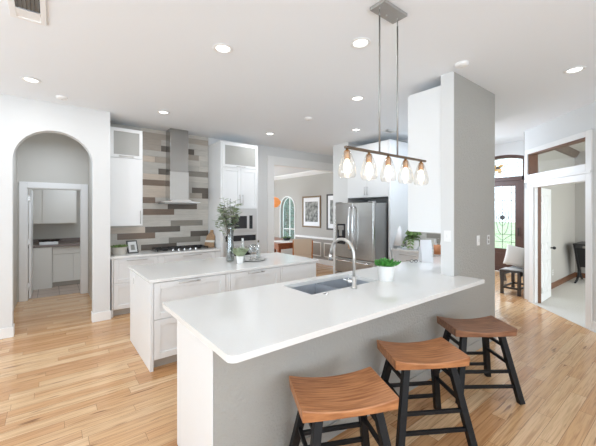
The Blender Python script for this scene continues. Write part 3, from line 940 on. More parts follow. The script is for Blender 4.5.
# peninsula : base cabinet, worktop with sink cut-out
cabinet('bar_cabinet', 'white bar base cabinet with blank end panel facing the arch', (3.36, 2.44, 0), PI, 2.56, 0.67, 0, 0.884, [
    dict(kind='door', x0=0.04 + 0.51 * i, x1=0.55 + 0.51 * i, z0=0.105, z1=0.875, handle=(0.45 + 0.51 * i, 0.6, 0.45 + 0.51 * i, 0.8)) for i in range(5)], open_top=True)
m = MB(); m.box(0.686, 0.693, 1.632, 2.235, 0, 0.883)
tag(build('end_panel', m, 'cab', bevel=0.002, seg=1), 'white blank panel closing the bar end nearest the arch', 'panel')
SX0, SX1, SY0, SY1 = 1.69, 2.56, 1.985, 2.40
def rect_slab(m, x0, x1, y0, y1, z0=0.884, z1=0.92):
    m.box(x0, x1, y0, y1, z0, z1)
PX0, PY0, PY1, PX1 = 0.66, 1.362, 2.505, 3.44
m = MB()
r = 0.045
outl = [(PX0 + r - r * math.cos(t), PY0 + r - r * math.sin(t)) for t in [i * PI / 16 for i in range(9)]]
outer = outl + [(PX1, PY0), (PX1, 1.629), (3.348, 1.629), (3.348, 1.769), (4.347, 1.769), (4.347, 2.283), (5.683, 2.283), (5.683, 3.598), (5.0, 3.598), (5.0, PY1), (PX0 + 0.01, PY1), (PX0, PY1 - 0.01)]
hole = [(SX0, SY0), (SX1, SY0), (SX1, SY1), (SX0, SY1)]
def slab_with_hole(m, outer, hole, z0, z1):
    bm = m.bm
    for z in (z0, z1):
        vs = [bm.verts.new((x, y, z)) for x, y in outer]
        hs = [bm.verts.new((x, y, z)) for x, y in hole]
        es = [bm.edges.new((vs[i], vs[(i + 1) % len(vs)])) for i in range(len(vs))]
        es += [bm.edges.new((hs[i], hs[(i + 1) % len(hs)])) for i in range(len(hs))]
        bmesh.ops.triangle_fill(bm, use_beauty=True, use_dissolve=False, edges=es)
        if z == z0:
            lo = (vs, hs)
    for A, B in ((lo[0], vs), (lo[1], hs)):
        n = len(A)
        for i in range(n):
            bm.faces.new([A[i], A[(i + 1) % n], B[(i + 1) % n], B[i]])
slab_with_hole(m, outer, hole, 0.884, 0.92)
tag(build('worktop', m, 'quartz'), 'white quartz bar worktop with rounded corner and sink', 'worktop')
# sink
sk = thing('sink', 'undermount steel double bowl sink in the bar counter', 'sink', (2.12, 2.19, 0.884))
def bowl(x0, x1, y0, y1, dp):
    mb = MB(); t = 0.02
    A = [(x0, y0), (x1, y0), (x1, y1), (x0, y1)]
    B = [(x0 + t, y0 + t), (x1 - t, y0 + t), (x1 - t, y1 - t), (x0 + t, y1 - t)]
    va = mb._v([(x, y, -0.001) for x, y in A]); vb = mb._v([(x, y, -dp) for x, y in B])
    for i in range(4):
        mb.bm.faces.new([va[i], vb[i], vb[(i + 1) % 4], va[(i + 1) % 4]])
    mb.bm.faces.new(vb)
    o = build('bowl', mb, 'sinkm', sk, solid=0.003)
    mb = MB(); mb.lathe([(0, 0.002), (0.04, 0.002), (0.042, 0.0), (0.04, -0.002)], ((x0 + x1) / 2, (y0 + y1) / 2, -dp + 0.004), 16)
    build('drain', mb, 'chrome', o)
bowl(SX0 - 2.12 - 0.005, -0.03, SY0 - 2.19 - 0.005, SY1 - 2.19 + 0.005, 0.20)
bowl(0.0, SX1 - 2.12 + 0.005, SY0 - 2.19 - 0.005, SY1 - 2.19 + 0.005, 0.20)
m = MB(); m.box(-0.03, 0.0, SY0 - 2.19, SY1 - 2.19, -0.06, -0.012); build('divider', m, 'sinkm', sk, bevel=0.004)
# faucet
fc = thing('faucet', 'brushed nickel gooseneck faucet behind the sink', 'faucet', (2.135, 1.925, 0.92), 0.0)
m = MB(); m.lathe([(0, 0), (0.028, 0), (0.028, 0.008), (0.021, 0.012), (0.021, 0.10), (0.017, 0.105), (0, 0.105)], n=18); build('base', m, 'nickel', fc, smooth=True)
R_ = 0.138
pts = [(0, 0, 0.1), (0, 0, 0.28)] + [(-0.02 * (1 - math.cos(t)) / 2, R_ - R_ * math.cos(t), 0.29 + R_ * math.sin(t)) for t in [i * PI / 14 for i in range(0, 14)]]
pts += [(-0.02, 2 * R_ + 0.003, 0.275)]
m = MB(); m.tube(pts, 0.0138, 12); build('gooseneck', m, 'nickel', fc, smooth=True)
m = MB(); m.tube([(-0.02, 2 * R_ + 0.003, 0.285), (-0.02, 2 * R_ + 0.014, 0.225)], 0.014, 12, r2=0.019); build('spray_head', m, 'chrome', fc, smooth=True)
m = MB(); m.tube([(-0.015, 0.0, 0.065), (-0.05, 0.03, 0.067)], 0.016, 10); m.tube([(-0.05, 0.03, 0.067), (-0.085, 0.05, 0.085)], 0.007, 8); build('lever', m, 'chrome', fc, smooth=True)
sd = thing('air_switch', 'small steel button set in the counter before the sink', 'button', (1.80, 1.93, 0.92))
m = MB(); m.lathe([(0, 0), (0.022, 0), (0.022, 0.003), (0.016, 0.006), (0, 0.006)], n=16); build('cap', m, 'chrome', sd, smooth=True)

# uppers on the back of the grey wall, showing their end panel
root = cabinet('wall_cabinet', 'large white wall cabinet end joined to the grey wall', (4.34, 2.16, 0), PI, 0.98, 0.39, 1.368, 2.98, [
    dict(kind='door', x0=0.0, x1=0.49, z0=1.372, z1=2.97), dict(kind='door', x0=0.49, x1=0.98, z0=1.372, z1=2.97)], toe=0)
# right counter run
cabinet('base_cabinet', 'white base cabinet under the counter right of the fridge', (5.04, 3.595, 0), -PI / 2, 1.06, 0.62, 0, 0.884, [
    dict(kind='drawer', x0=0.0, x1=0.98, z0=0.62, z1=0.875, handle=(0.18, 0.83, 0.52, 0.83)),
    dict(kind='drawer', x0=0.0, x1=0.98, z0=0.105, z1=0.617)])
rb = MB(); keys2 = ['t_l', 't_x', 't_g', 't_m']
for r in range(5):
    x = 2.283
    while x < 3.59:
        e = min(3.597, x + random.uniform(0.16, 0.3)); rb.mi = random.randrange(4)
        rb.box(5.685, 5.698, x, e - 0.003, 0.922 + r * 0.09, 0.922 + r * 0.09 + 0.087); x = e
struct('backsplash_right', rb, keys2, label='small mixed grey tiles behind the right counter', cat='backsplash')
# fridge enclosure
fe = cabinet('fridge_cabinet', 'white two-door cabinet above the fridge', (5.0, 4.675, 0), -PI / 2, 1.03, 0.68, 1.885, 2.955, [
    dict(kind='door', x0=0.0, x1=0.515, z0=1.89, z1=2.95, style='slab', handle=(0.48, 1.93, 0.48, 2.10)),
    dict(kind='door', x0=0.515, x1=1.03, z0=1.89, z1=2.95, style='slab', handle=(0.55, 1.93, 0.55, 2.10))], toe=0)
m = MB(); m.box(4.985, 5.695, 3.603, 3.642, 0, 2.955)
tag(build('side_panel', m, 'cab', bevel=0.002), 'tall white panel on the right side of fridge', 'panel')
fr = thing('refrigerator', 'stainless french door refrigerator with water dispenser', 'refrigerator', (4.58, 4.16, 0), -PI / 2)
# local: x along -Y world (left to right seen from the kitchen), y into the wall
W2 = 0.485
m = MB(); m.box(-W2, W2, 0.07, 0.95, 0.02, 1.765); build('body', m, 'steel_dk', fr, bevel=0.006)
m = MB()
m.box(-W2, -0.003, 0, 0.065, 0.70, 1.775); ld = build('door', m, 'steel', fr, bevel=0.012, seg=3)
m = MB(); m.box(-0.42, -0.20, -0.004, 0.0, 0.96, 1.36); dp = build('dispenser', m, 'blackgl', ld)
m = MB(); m.box(-0.39, -0.23, -0.012, -0.004, 1.24, 1.33); m.box(-0.35, -0.27, -0.02, -0.004, 1.12, 1.24); build('dispenser_panel', m, 'steel', dp)
m = MB(); m.box(0.003, W2, 0, 0.065, 0.70, 1.775); rd = build('door', m, 'steel', fr, bevel=0.012, seg=3)
for dd, x in ((ld, -0.05), (rd, 0.05)):
    m = MB(); m.tube([(x, 0.0, 0.86), (x, -0.05, 0.90), (x, -0.068, 1.05), (x, -0.075, 1.28), (x, -0.068, 1.52), (x, -0.05, 1.66), (x, 0.0, 1.70)], 0.015, 10)
    build('handle', m, 'chrome', dd, smooth=True)
for z0, z1 in ((0.40, 0.69), (0.06, 0.39)):
    m = MB(); m.box(-W2, W2, 0, 0.065, z0, z1); fz = build('freezer_drawer', m, 'steel', fr, bevel=0.01)
    m = MB(); m.tube([(-0.40, 0, z1 - 0.05), (-0.38, -0.055, z1 - 0.05), (0.38, -0.055, z1 - 0.05), (0.40, 0, z1 - 0.05)], 0.013, 10); build('handle', m, 'chrome', fz, smooth=True)
m = MB()
for x in (-0.42, 0.42):
    m.box(x - 0.05, x + 0.05, 0.0, 0.10, 1.775, 1.795)
build('hinge_cover', m, 'steel_dk', fr, bevel=0.004)

# pantry
pc = cabinet('pantry_wall_cabinet', 'painted wall cabinet with two doors in the dim pantry', (-0.62, 8.75, 0), 0, 1.08, 0.38, 1.34, 2.30, [
    dict(kind='door', x0=0.02, x1=0.46, z0=1.35, z1=2.29, style='slab', m='pcab'),
    dict(kind='door', x0=0.48, x1=1.06, z0=1.35, z1=2.29, style='slab', m='pcab')], toe=0, body='pcab')
cabinet('pantry_base_cabinet', 'painted base cabinet on the left below pantry counter', (-0.62, 8.44, 0), 0, 0.645, 0.68, 0, 0.86, [
    dict(kind='front_panel', x0=0, x1=0.64, z0=0.0, z1=0.855, style='slab', m='pcab')], toe=0, body='pcab')
cabinet('pantry_base_cabinet', 'painted base cabinet with drawer and doors on the right in pantry', (0.028, 8.50, 0), 0, 1.2, 0.62, 0, 0.86, [
    dict(kind='drawer', x0=0.0, x1=0.8, z0=0.70, z1=0.855, style='slab', m='pcab'),
    dict(kind='door', x0=0.0, x1=0.36, z0=0.105, z1=0.695, style='slab', m='pcab'),
    dict(kind='door', x0=0.36, x1=0.8, z0=0.105, z1=0.695, style='slab', m='pcab')], body='pcab')
m = MB(); m.box(-0.62, 1.25, 8.41, 9.14, 0.862, 0.90); m.box(-0.62, 1.25, 9.10, 9.14, 0.90, 0.99)
tag(build('pantry_worktop', m, 'ptop', bevel=0.004), 'taupe laminate worktop in the pantry', 'worktop')
tb = thing('tray_planter', 'small white tray with dark greenery on the pantry worktop', 'planter', (-0.03, 8.65, 0.9005))
m = MB(); m.box(-0.16, 0.16, -0.07, 0.07, 0, 0.06); build('tray', m, 'ceram', tb, bevel=0.006)
m = MB()
for i in range(50):
    a = random.uniform(0, 2 * PI)
    m.leaf((random.uniform(-0.14, 0.18), random.uniform(-0.06, 0.06), 0.055), (math.cos(a), math.sin(a), 1.0), (math.sin(a), -math.cos(a), 0), 0.10, 0.04)
build('foliage', m, 'soil', tb)

# ================================================================== BAR STOOLS
def make_stool(seatm):
    rt = thing('bar_stool', 'x', 'bar stool')
    mb = MB()
    L, D, T0, ZT = 0.268, 0.178, 0.069, 0.608
    nx, ny = 16, 4
    def top(x):
        return ZT - 0.034 * (1 - (x / L) ** 2)
    gt, gb = [], []
    for i in range(nx + 1):
        x = -L + 2 * L * i / nx
        gt.append(mb._v([(x, -D + 2 * D * j / ny, top(x)) for j in range(ny + 1)]))
        gb.append(mb._v([(x * 0.985, (-D + 2 * D * j / ny) * 0.97, ZT - T0 - 0.006 * (1 - (x / L) ** 2)) for j in range(ny + 1)]))
    F = mb.bm.faces.new
    for i in range(nx):
        for j in range(ny):
            F([gt[i][j], gt[i + 1][j], gt[i + 1][j + 1], gt[i][j + 1]])
            F([gb[i][j], gb[i][j + 1], gb[i + 1][j + 1], gb[i + 1][j]])
        F([gt[i][0], gb[i][0], gb[i + 1][0], gt[i + 1][0]])
        F([gt[i][ny], gt[i + 1][ny], gb[i + 1][ny], gb[i][ny]])
    for j in range(ny):
        F([gt[0][j], gt[0][j + 1], gb[0][j + 1], gb[0][j]])
        F([gt[nx][j], gb[nx][j], gb[nx][j + 1], gt[nx][j + 1]])
    s = build('seat', mb, seatm, rt, bevel=0.006, seg=2)
    zt = ZT - T0 - 0.002
    tx, ty, bx, by = 0.165, 0.115, 0.262, 0.225
    def at(sx, sy, z):
        t = 1 - z / zt
        return Vector((sx * (tx + (bx - tx) * t), sy * (ty + (by - ty) * t), z))
    for sx in (-1, 1):
        for sy in (-1, 1):
            mb = MB(); mb.bar(at(sx, sy, 0.0), at(sx, sy, zt), 0.046, 0.046, (1, 0, 0))
            build('leg', mb, 'legs', rt, bevel=0.003)
    for sy in (-1, 1):
        for z in (0.13, 0.245):
            mb = MB(); mb.bar(at(-1, sy, z), at(1, sy, z), 0.022, 0.024); build('stretcher', mb, 'legs', rt, bevel=0.002)
    for sx in (-1, 1):
        for z in (0.30, 0.44):
            mb = MB(); mb.bar(at(sx, -1, z), at(sx, 1, z), 0.022, 0.024); build('stretcher', mb, 'legs', rt, bevel=0.002)
    return rt
spots = [((1.306, 1.279, 0), -25.5, 'wooden saddle seat bar stool closest to the rounded counter corner'),
         ((2.133, 1.279, 0), -31.5, 'wooden saddle seat bar stool in the middle of the row'),
         ((3.02, 1.279, 0), -36.5, 'darker brown saddle seat bar stool farthest along the bar, before the grey wall')]
st = None
for i, (p, a, lb) in enumerate(spots):
    if i == 0:
        o = st = make_stool('seat')
    else:
        o = copy_tree(st)
    o.location = p
    o.rotation_euler = (0, 0, math.radians(a))
    tag(o, lb, 'bar stool', 'saddle bar stools along the bar')
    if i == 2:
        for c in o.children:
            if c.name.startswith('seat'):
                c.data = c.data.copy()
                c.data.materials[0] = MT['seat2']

# ================================================================== PENDANT
pd = thing('pendant_light', 'linear five-bulb pendant lamp hanging over the bar counter', 'pendant lamp', (1.96, 1.43, 2.02))
m = MB(); m.box(-0.136, 0.14, -0.064, 0.064, ZC - 2.02 - 0.024, ZC - 2.02 - 0.001); cp = build('canopy', m, 'satin', pd, bevel=0.002)
m = MB()
for x in (-0.106, 0.0, 0.108):
    m.lathe([(0, -0.012), (0.006, -0.01), (0.007, 0.0)], (x, 0.02 if x == 0 else 0, ZC - 2.044), 10)
build('canopy_screws', m, 'nickel', cp)
for x in (-0.106, 0.109):
    m = MB(); m.tube([(x, 0, 0.0), (x, 0, ZC - 2.05 - 0.05)], 0.0062, 10)
    m.tube([(x, 0, ZC - 2.05 - 0.055), (x, 0, ZC - 2.05)], 0.004, 8)
    build('rod', m, 'rodm', pd, smooth=True)
m = MB(); m.box(-0.458, 0.495, -0.011, 0.011, -0.008, 0.008); build('crossbar', m, 'bronze', pd, bevel=0.002)
for i in range(5):
    x = -0.44 + 0.218 * i
    m = MB(); m.lathe([(0, -0.005), (0.009, -0.008), (0.010, -0.018), (0.019, -0.024), (0.021, -0.032), (0.021, -0.072), (0.017, -0.078), (0, -0.078)], (x, 0, 0), 16)
    sk_ = build('socket', m, 'brass', pd, smooth=True)
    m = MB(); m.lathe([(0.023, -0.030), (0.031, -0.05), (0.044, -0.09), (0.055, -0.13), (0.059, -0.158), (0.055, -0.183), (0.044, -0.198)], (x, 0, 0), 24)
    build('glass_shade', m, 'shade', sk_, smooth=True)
    m = MB(); m.lathe([(0.010, -0.078), (0.013, -0.09), (0.021, -0.115), (0.023, -0.135), (0.018, -0.158), (0.008, -0.170), (0, -0.172)], (x, 0, 0), 16)
    build('bulb', m, 'bulb', sk_, smooth=True)

# ================================================================== CEILING FITTINGS
def downlight(x, y, label):
    t = thing('recessed_light', label, 'ceiling light', (x, y, ZC), 0, 'recessed ceiling lights')
    return t
lights = [(1.23, 2.682, 'round recessed light alone on the ceiling above the island, left of the pendant rods'),
          (2.139, 1.854, 'largest round recessed light, just left of the pendant rods under the canopy'),
          (3.152, 2.782, 'recessed light seen between the canopy and crossbar, left of the pendant rods'),
          (-0.174, 4.643, 'recessed light closest to the arch opening'),
          (1.321, 4.944, 'recessed light above the wood-look backsplash, left of the hood chimney'),
          (3.273, 5.061, 'recessed light above the tall oven cabinet'),
          (4.336, 3.863, 'small recessed light just above the left end of pendant crossbar'),
          (4.304, 0.835, 'recessed light above the office transom, far right of the ceiling')]
t0 = None
for x, y, lb in lights:
    if t0 is None:
        t0 = downlight(x, y, lb)
        m = MB(); m.lathe([(0.060, -0.002), (0.088, -0.002), (0.092, -0.006), (0.088, -0.010), (0.066, -0.012), (0.058, 0.0)], n=28); build('trim_ring', m, 'offled', t0, smooth=True)
        m = MB(); m.lathe([(0, -0.004), (0.060, -0.004), (0.061, -0.002), (0.0, -0.002)], n=24); build('lens', m, 'led', t0)
    else:
        o = copy_tree(t0); o.location = (x, y, ZC); o['label'] = lb
for x, y, lb in ((3.214, 3.85, 'white round smoke detector on ceiling before the dining opening'),
                 (0.115, 5.104, 'white round smoke detector on ceiling above the arch'),
                 (3.245, 1.497, 'white round smoke detector at the top of grey wall')):
    t = thing('smoke_detector', lb, 'smoke detector', (x, y, ZC), 0, 'round ceiling detectors')
    m = MB(); m.lathe([(0, -0.03), (0.045, -0.03), (0.06, -0.022), (0.064, -0.004), (0.066, 0.0), (0, 0)], n=24); build('cover', m, 'offled', t, smooth=False, bevel=0.002)
    m = MB(); m.lathe([(0, -0.034), (0.012, -0.034), (0.014, -0.03)], n=12); build('test_button', m, 'ceram', t)
def vent(x, y, w, d, lb, n, rz=0):
    t = thing('ceiling_vent', lb, 'vent', (x, y, ZC), rz)
    m = MB()
    m.box(-w, w, -d, -d + 0.03, -0.012, 0); m.box(-w, w, d - 0.03, d, -0.012, 0); m.box(-w, -w + 0.03, -d, d, -0.012, 0); m.box(w - 0.03, w, -d, d, -0.012, 0)
    build('frame', m, 'offled', t, bevel=0.002)
    m = MB(); m.box(-w + 0.03, w - 0.03, -d + 0.03, d - 0.03, -0.003, -0.001); build('backing', m, 'ventd', t)
    for i in range(n):
        y0 = -d + 0.035 + (2 * d - 0.07) * (i + 0.5) / n
        m = MB(); m.hexa([(-w + 0.03, y0 - 0.008, -0.012), (w - 0.03, y0 - 0.008, -0.012), (w - 0.03, y0 - 0.005, -0.012), (-w + 0.03, y0 - 0.005, -0.012),
                          (-w + 0.03, y0 + 0.004, -0.003), (w - 0.03, y0 + 0.004, -0.003), (w - 0.03, y0 + 0.007, -0.003), (-w + 0.03, y0 + 0.007, -0.003)])
        build('slat', m, 'ventd' if n > 6 else 'offled', t)
vt = thing('ceiling_vent', 'large white framed air vent in the top left ceiling corner', 'vent', (-0.13, 2.96, ZC))
m = MB(); m.box(0.07, 0.104, -0.26, 0.255, -0.012, 0); m.box(-0.11, -0.07, -0.26, 0.255, -0.012, 0); m.box(-0.07, 0.07, 0.225, 0.255, -0.012, 0); m.box(-0.07, 0.07, -0.26, -0.23, -0.012, 0)
build('frame', m, 'offled', vt, bevel=0.003)
m = MB(); m.box(-0.07, 0.07, -0.23, 0.08, -0.004, -0.001); build('backing', m, 'ventd', vt)
m = MB(); m.hexa([(-0.07, 0.08, -0.016), (0.07, 0.08, -0.016), (0.07, 0.225, -0.003), (-0.07, 0.225, -0.003), (-0.07, 0.08, -0.012), (0.07, 0.08, -0.012), (0.07, 0.225, -0.001), (-0.07, 0.225, -0.001)]); build('deflector', m, 'offled', vt)
for i in range(6):
    m = MB(); x_ = -0.06 + i * 0.024; m.hexa([(x_, -0.23, -0.010), (x_ + 0.002, -0.23, -0.010), (x_ + 0.002, 0.08, -0.010), (x_, 0.08, -0.010), (x_ + 0.005, -0.23, -0.004), (x_ + 0.007, -0.23, -0.004), (x_ + 0.007, 0.08, -0.004), (x_ + 0.005, 0.08, -0.004)]); build('slat', m, 'ventd', vt)
vent(4.894, 3.56, 0.14, 0.07, 'small grey air vent on ceiling behind the pendant rods', 5)

# ================================================================== SWITCHES
def switch(name, lb, cat, loc, rz, toggle=True):
    t = thing(name, lb, cat, loc, rz)
    m = MB(); m.box(-0.036, 0.036, -0.006, 0, -0.058, 0.058); build('cover_plate', m, 'offled' if toggle else 'wall', t, bevel=0.002)
    if toggle:
        m = MB(); m.box(-0.008, 0.008, -0.014, -0.006, -0.016, 0.016); build('toggle', m, 'ceram', t, bevel=0.001)
    else:
        for z in (-0.024, 0.024):
            m = MB(); m.box(-0.016, 0.016, -0.008, -0.006, z - 0.016, z + 0.016); build('socket_face', m, 'wain', t, bevel=0.003)
switch('light_switch', 'white toggle light switch on the grey wall, left of the outlet', 'switch', (3.94, 1.631, 1.265), 0)
switch('outlet', 'grey outlet plate on the grey wall, right of the switch', 'outlet', (4.22, 1.631, 1.26), 0, False)
switch('light_switch', 'small white switch on the narrow white wall end', 'switch', (3.35, 1.695, 1.34), -PI / 2)
switch('outlet', 'low wall outlet inside the office beyond the open door', 'outlet', (8.3, 1.962, 0.33), 0, False)

# ================================================================== THINGS ON THE COUNTERS
def pot_lathe(m, r0, r1, h, c=(0, 0, 0), n=26, t=0.006):
    m.lathe([(0, 0), (r0, 0), (r1, h), (r1 - t, h), (r1 - t - 0.004, h - 0.02), (0, h - 0.02)], c, n)

def succulent(name, label, loc, r0, r1, h, leafm, n, ln, w, potm='ceram', spread=0.8, seed=1):
    random.seed(seed)
    t = thing(name, label, 'plant', loc)
    m = MB(); pot_lathe(m, r0, r1, h); p = build('pot', m, potm, t, smooth=False, bevel=0.002)
    m = MB(); m.lathe([(0, h - 0.012), (r1 - 0.008, h - 0.012), (r1 - 0.008, h - 0.016), (0, h - 0.016)], n=18); build('soil', m, 'soil', p)
    m = MB()
    for i in range(n):
        a = random.uniform(0, 2 * PI); q = math.sqrt(random.random())
        u = random.uniform(0.5, 1.1)
        c = (q * r1 * 0.75 * math.cos(a), q * r1 * 0.75 * math.sin(a), h - 0.012)
        d = (spread * q * math.cos(a), spread * q * math.sin(a), u)
        m.leaf(c, d, (math.sin(a), -math.cos(a), 0), ln * random.uniform(0.7, 1.15), w * random.uniform(0.8, 1.2), 0.1)
    build('foliage', m, leafm, t, solid=0.004, smooth=True)
    return t
succulent('potted_succulent', 'green succulent in a white tapered pot on the bar counter', (2.625, 1.945, 0.92), 0.066, 0.088, 0.148, 'green', 60, 0.095, 0.050, spread=0.95, seed=3)
succulent('potted_succulent', 'pale green plant in a small white pot on the island', (1.985, 3.80, 0.92), 0.040, 0.050, 0.095, 'leaf', 90, 0.14, 0.034, spread=0.55, seed=5)
succulent('bowl_planter', 'low concrete bowl of greenery on the back counter beside the arch wall', (0.86, 5.72, 0.92), 0.09, 0.118, 0.125, 'leaf2', 80, 0.055, 0.028, 'concrete', 0.9, seed=6)
tr = thing('bowl_saucer', 'x', 'saucer')
bpy.data.objects.remove(tr)

# eucalyptus vase on the island
random.seed(11)
vs = thing('flower_vase', 'tall smoky glass vase of eucalyptus stems on the island', 'vase', (1.955, 4.03, 0.92))
m = MB(); m.lathe([(0, 0.004), (0.052, 0.004), (0.056, 0.02), (0.05, 0.16), (0.042, 0.30), (0.047, 0.44), (0.06, 0.515), (0.056, 0.515), (0.043, 0.44), (0.038, 0.30), (0.046, 0.16), (0.05, 0.03), (0, 0.025)], n=24)
build('vase_body', m, 'vaseg', vs, smooth=True)
ms, ml, mv = MB(), MB(), MB()
for i in range(17):
    a = random.uniform(0, 2 * PI)
    lean = random.uniform(0.03, 0.17)
    if i < 7:
        a = random.uniform(2.3, 3.7); lean = random.uniform(0.10, 0.22)
    ht = random.uniform(0.60, 0.92) - lean * 0.3
    P = [Vector((lean * math.cos(a) * t ** 1.6, lean * math.sin(a) * t ** 1.6, 0.06 + (ht - 0.06) * t)) for t in [k / 8 for k in range(9)]]
    ms.tube(P, 0.003, 5, r2=0.0015)
    if i % 4 == 3:
        for k in range(14):
            q = P[8] - Vector((0, 0, 0.012 * k)) + Vector((random.uniform(-.012, .012), random.uniform(-.012, .012), 0))
            mv.leaf(q, (random.uniform(-1, 1), random.uniform(-1, 1), 1.2), (1, 0.3, 0), 0.03, 0.010)
        continue
    for k in range(18):
        t = 0.66 + 0.34 * k / 17
        f = min(7.99, t * 8)
        p = P[int(f)].lerp(P[int(f) + 1], f - int(f))
        b = random.uniform(0, 2 * PI)
        ml.leaf(p, (math.cos(b), math.sin(b), random.uniform(0.0, 0.9)), (math.sin(b), -math.cos(b), random.uniform(-.4, .4)), random.uniform(0.065, 0.11), random.uniform(0.034, 0.056), 0.3)
build('stems', ms, 'twig', vs)
build('leaves', ml, 'leaf', vs, smooth=True)
build('seed_heads', mv, 'lav', vs)

# tray with glasses and bottles
ty_ = thing('serving_tray', 'round dark-rimmed serving tray on the island', 'tray', (2.25, 3.93, 0.92))
m = MB(); m.lathe([(0, 0), (0.165, 0), (0.19, 0.016), (0.186, 0.018), (0.162, 0.006), (0, 0.006)], n=36); build('tray', m, 'nickel', ty_, smooth=True)
wg = None
for x, y, lb in ((2.20, 3.90, 'left wine glass on the serving tray'), (2.28, 3.86, 'front right wine glass on the serving tray'), (2.30, 3.98, 'rear wine glass on the serving tray beside the tall bottle')):
    if wg is None:
        wg = o = thing('wine_glass', lb, 'glass', (x, y, 0.927), 0, 'wine glasses on the tray')
        m = MB(); m.lathe([(0, 0), (0.032, 0), (0.03, 0.003), (0.005, 0.008), (0.004, 0.085), (0.014, 0.095), (0.036, 0.125), (0.040, 0.155), (0.032, 0.205), (0.0305, 0.205), (0.038, 0.155), (0.034, 0.127), (0.010, 0.098), (0, 0.096)], n=20)
        build('glass_body', m, 'wineg', wg, smooth=True)
    else:
        o = copy_tree(wg); o.location = (x, y, 0.927); o['label'] = lb
for x, y, s, lb in ((2.13, 4.0, 1.0, 'clear bottle at the left of the serving tray'), (2.38, 3.99, 0.86, 'shorter clear bottle at the right of the serving tray')):
    b_ = thing('bottle', lb, 'bottle', (x, y, 0.927))
    m = MB(); m.lathe([(0, 0), (0.034 * s, 0), (0.036 * s, 0.006), (0.036 * s, 0.16 * s), (0.028 * s, 0.19 * s), (0.013 * s, 0.215 * s), (0.012 * s, 0.27 * s), (0, 0.27 * s)], n=20); bb = build('bottle_body', m, 'bottle', b_, smooth=True)
    m = MB(); m.lathe([(0, 0.268 * s), (0.015 * s, 0.268 * s), (0.015 * s, 0.30 * s), (0, 0.302 * s)], n=14); build('stopper', m, 'twig' if s < 1 else 'ceram', b_)
# back counter
tbl = thing('photo_frame', 'black framed tablet display leaning on the back counter', 'tablet', (1.07, 5.80, 0.92), math.radians(14))
m = MB(); m.hexa([(-0.085, -0.02, 0), (0.085, -0.02, 0), (0.085, 0.0, 0), (-0.085, 0.0, 0), (-0.085, 0.05, 0.205), (0.085, 0.05, 0.205), (0.085, 0.065, 0.2), (-0.085, 0.065, 0.2)]); build('frame', m, 'black', tbl, bevel=0.003)
m = MB(); m.hexa([(-0.066, -0.0165, 0.02), (0.066, -0.0165, 0.02), (0.066, -0.0145, 0.02), (-0.066, -0.0145, 0.02), (-0.066, 0.0415, 0.185), (0.066, 0.0415, 0.185), (0.066, 0.0435, 0.185), (-0.066, 0.0435, 0.185)]); sc_ = build('screen', m, 'screen', tbl)
m = MB(); m.hexa([(-0.03, -0.0065, 0.05), (0.035, -0.0065, 0.05), (0.035, -0.0045, 0.05), (-0.03, -0.0045, 0.05), (-0.03, 0.0235, 0.135), (0.035, 0.0235, 0.135), (0.035, 0.0255, 0.135), (-0.03, 0.0255, 0.135)]); build('picture', m, 'art', sc_)
m = MB(); m.hexa([(-0.02, 0.03, 0), (0.02, 0.03, 0), (0.02, 0.13, 0), (-0.02, 0.13, 0), (-0.02, 0.058, 0.17), (0.02, 0.058, 0.17), (0.02, 0.066, 0.17), (-0.02, 0.066, 0.17)]); build('stand', m, 'black', tbl)
cb = thing('cutting_board', 'wooden paddle cutting board with pale band leaning by the tall cabinet', 'cutting board', (2.36, 5.78, 0.926), math.radians(-58))
m = MB()
def tilt(poly, y0, t):
    pass
pr = [(-0.10, 0), (0.10, 0), (0.105, 0.10), (0.09, 0.22), (0.05, 0.27), (0.03, 0.30), (0.03, 0.34), (-0.03, 0.34), (-0.03, 0.30), (-0.05, 0.27), (-0.09, 0.22), (-0.105, 0.10)]
m.prism(pr, 0.0, 0.022, 'y')
bmesh.ops.rotate(m.bm, verts=m.bm.verts, cent=(0, 0, 0), matrix=Matrix.Rotation(math.radians(-16), 3, 'X'))
build('board', m, 'board', cb, bevel=0.004)
m = MB(); m.box(-0.104, 0.104, -0.002, 0.0235, 0.10, 0.14)
bmesh.ops.rotate(m.bm, verts=m.bm.verts, cent=(0, 0, 0), matrix=Matrix.Rotation(math.radians(-16), 3, 'X'))
build('pale_band', m, 'pcab', cb)
# right counter
random.seed(21)
fp = thing('potted_fern', 'leafy trailing plant in a round white pot on the right counter', 'plant', (5.13, 3.23, 0.9205))
m = MB(); m.lathe([(0, 0), (0.075, 0), (0.11, 0.08), (0.105, 0.17), (0.095, 0.17), (0.095, 0.155), (0, 0.155)], n=24); build('pot', m, 'ceram', fp, smooth=True)
m = MB(); mst = MB()
for i in range(24):
    a = random.uniform(0, 2 * PI); rch = random.uniform(0.06, 0.19); hh = random.uniform(0.10, 0.32)
    P = [Vector((rch * t * math.cos(a), rch * t * math.sin(a), 0.16 + hh * 2.0 * t - (hh * 1.9 + (0.10 if rch > 0.15 else -0.12)) * t * t)) for t in [k / 7 for k in range(8)]]
    mst.tube(P, 0.0025, 4)
    for k in range(2, 8):
        for sgn in (-1, 1):
            d = (P[k] - P[k - 1]).normalized()
            sd = Vector((-math.sin(a), math.cos(a), 0)) * sgn
            m.leaf(P[k], d * 0.4 + sd, d, 0.065, 0.034, 0.3)
build('stems', mst, 'twig', fp)
build('foliage', m, 'leaf2', fp, smooth=True)
lp = thing('table_lamp', 'small white cone lamp on the right counter beside the fridge panel', 'lamp', (5.115, 3.49, 0.92))
m = MB(); m.lathe([(0, 0), (0.055, 0), (0.055, 0.012), (0.014, 0.02), (0.012, 0.16), (0, 0.16)], n=18); build('base', m, 'ceram', lp, smooth=True)
m = MB(); m.lathe([(0.108, 0.06), (0.016, 0.41), (0, 0.415)], n=24); build('lamp_shade', m, 'paper', lp, smooth=True, solid=0.004)
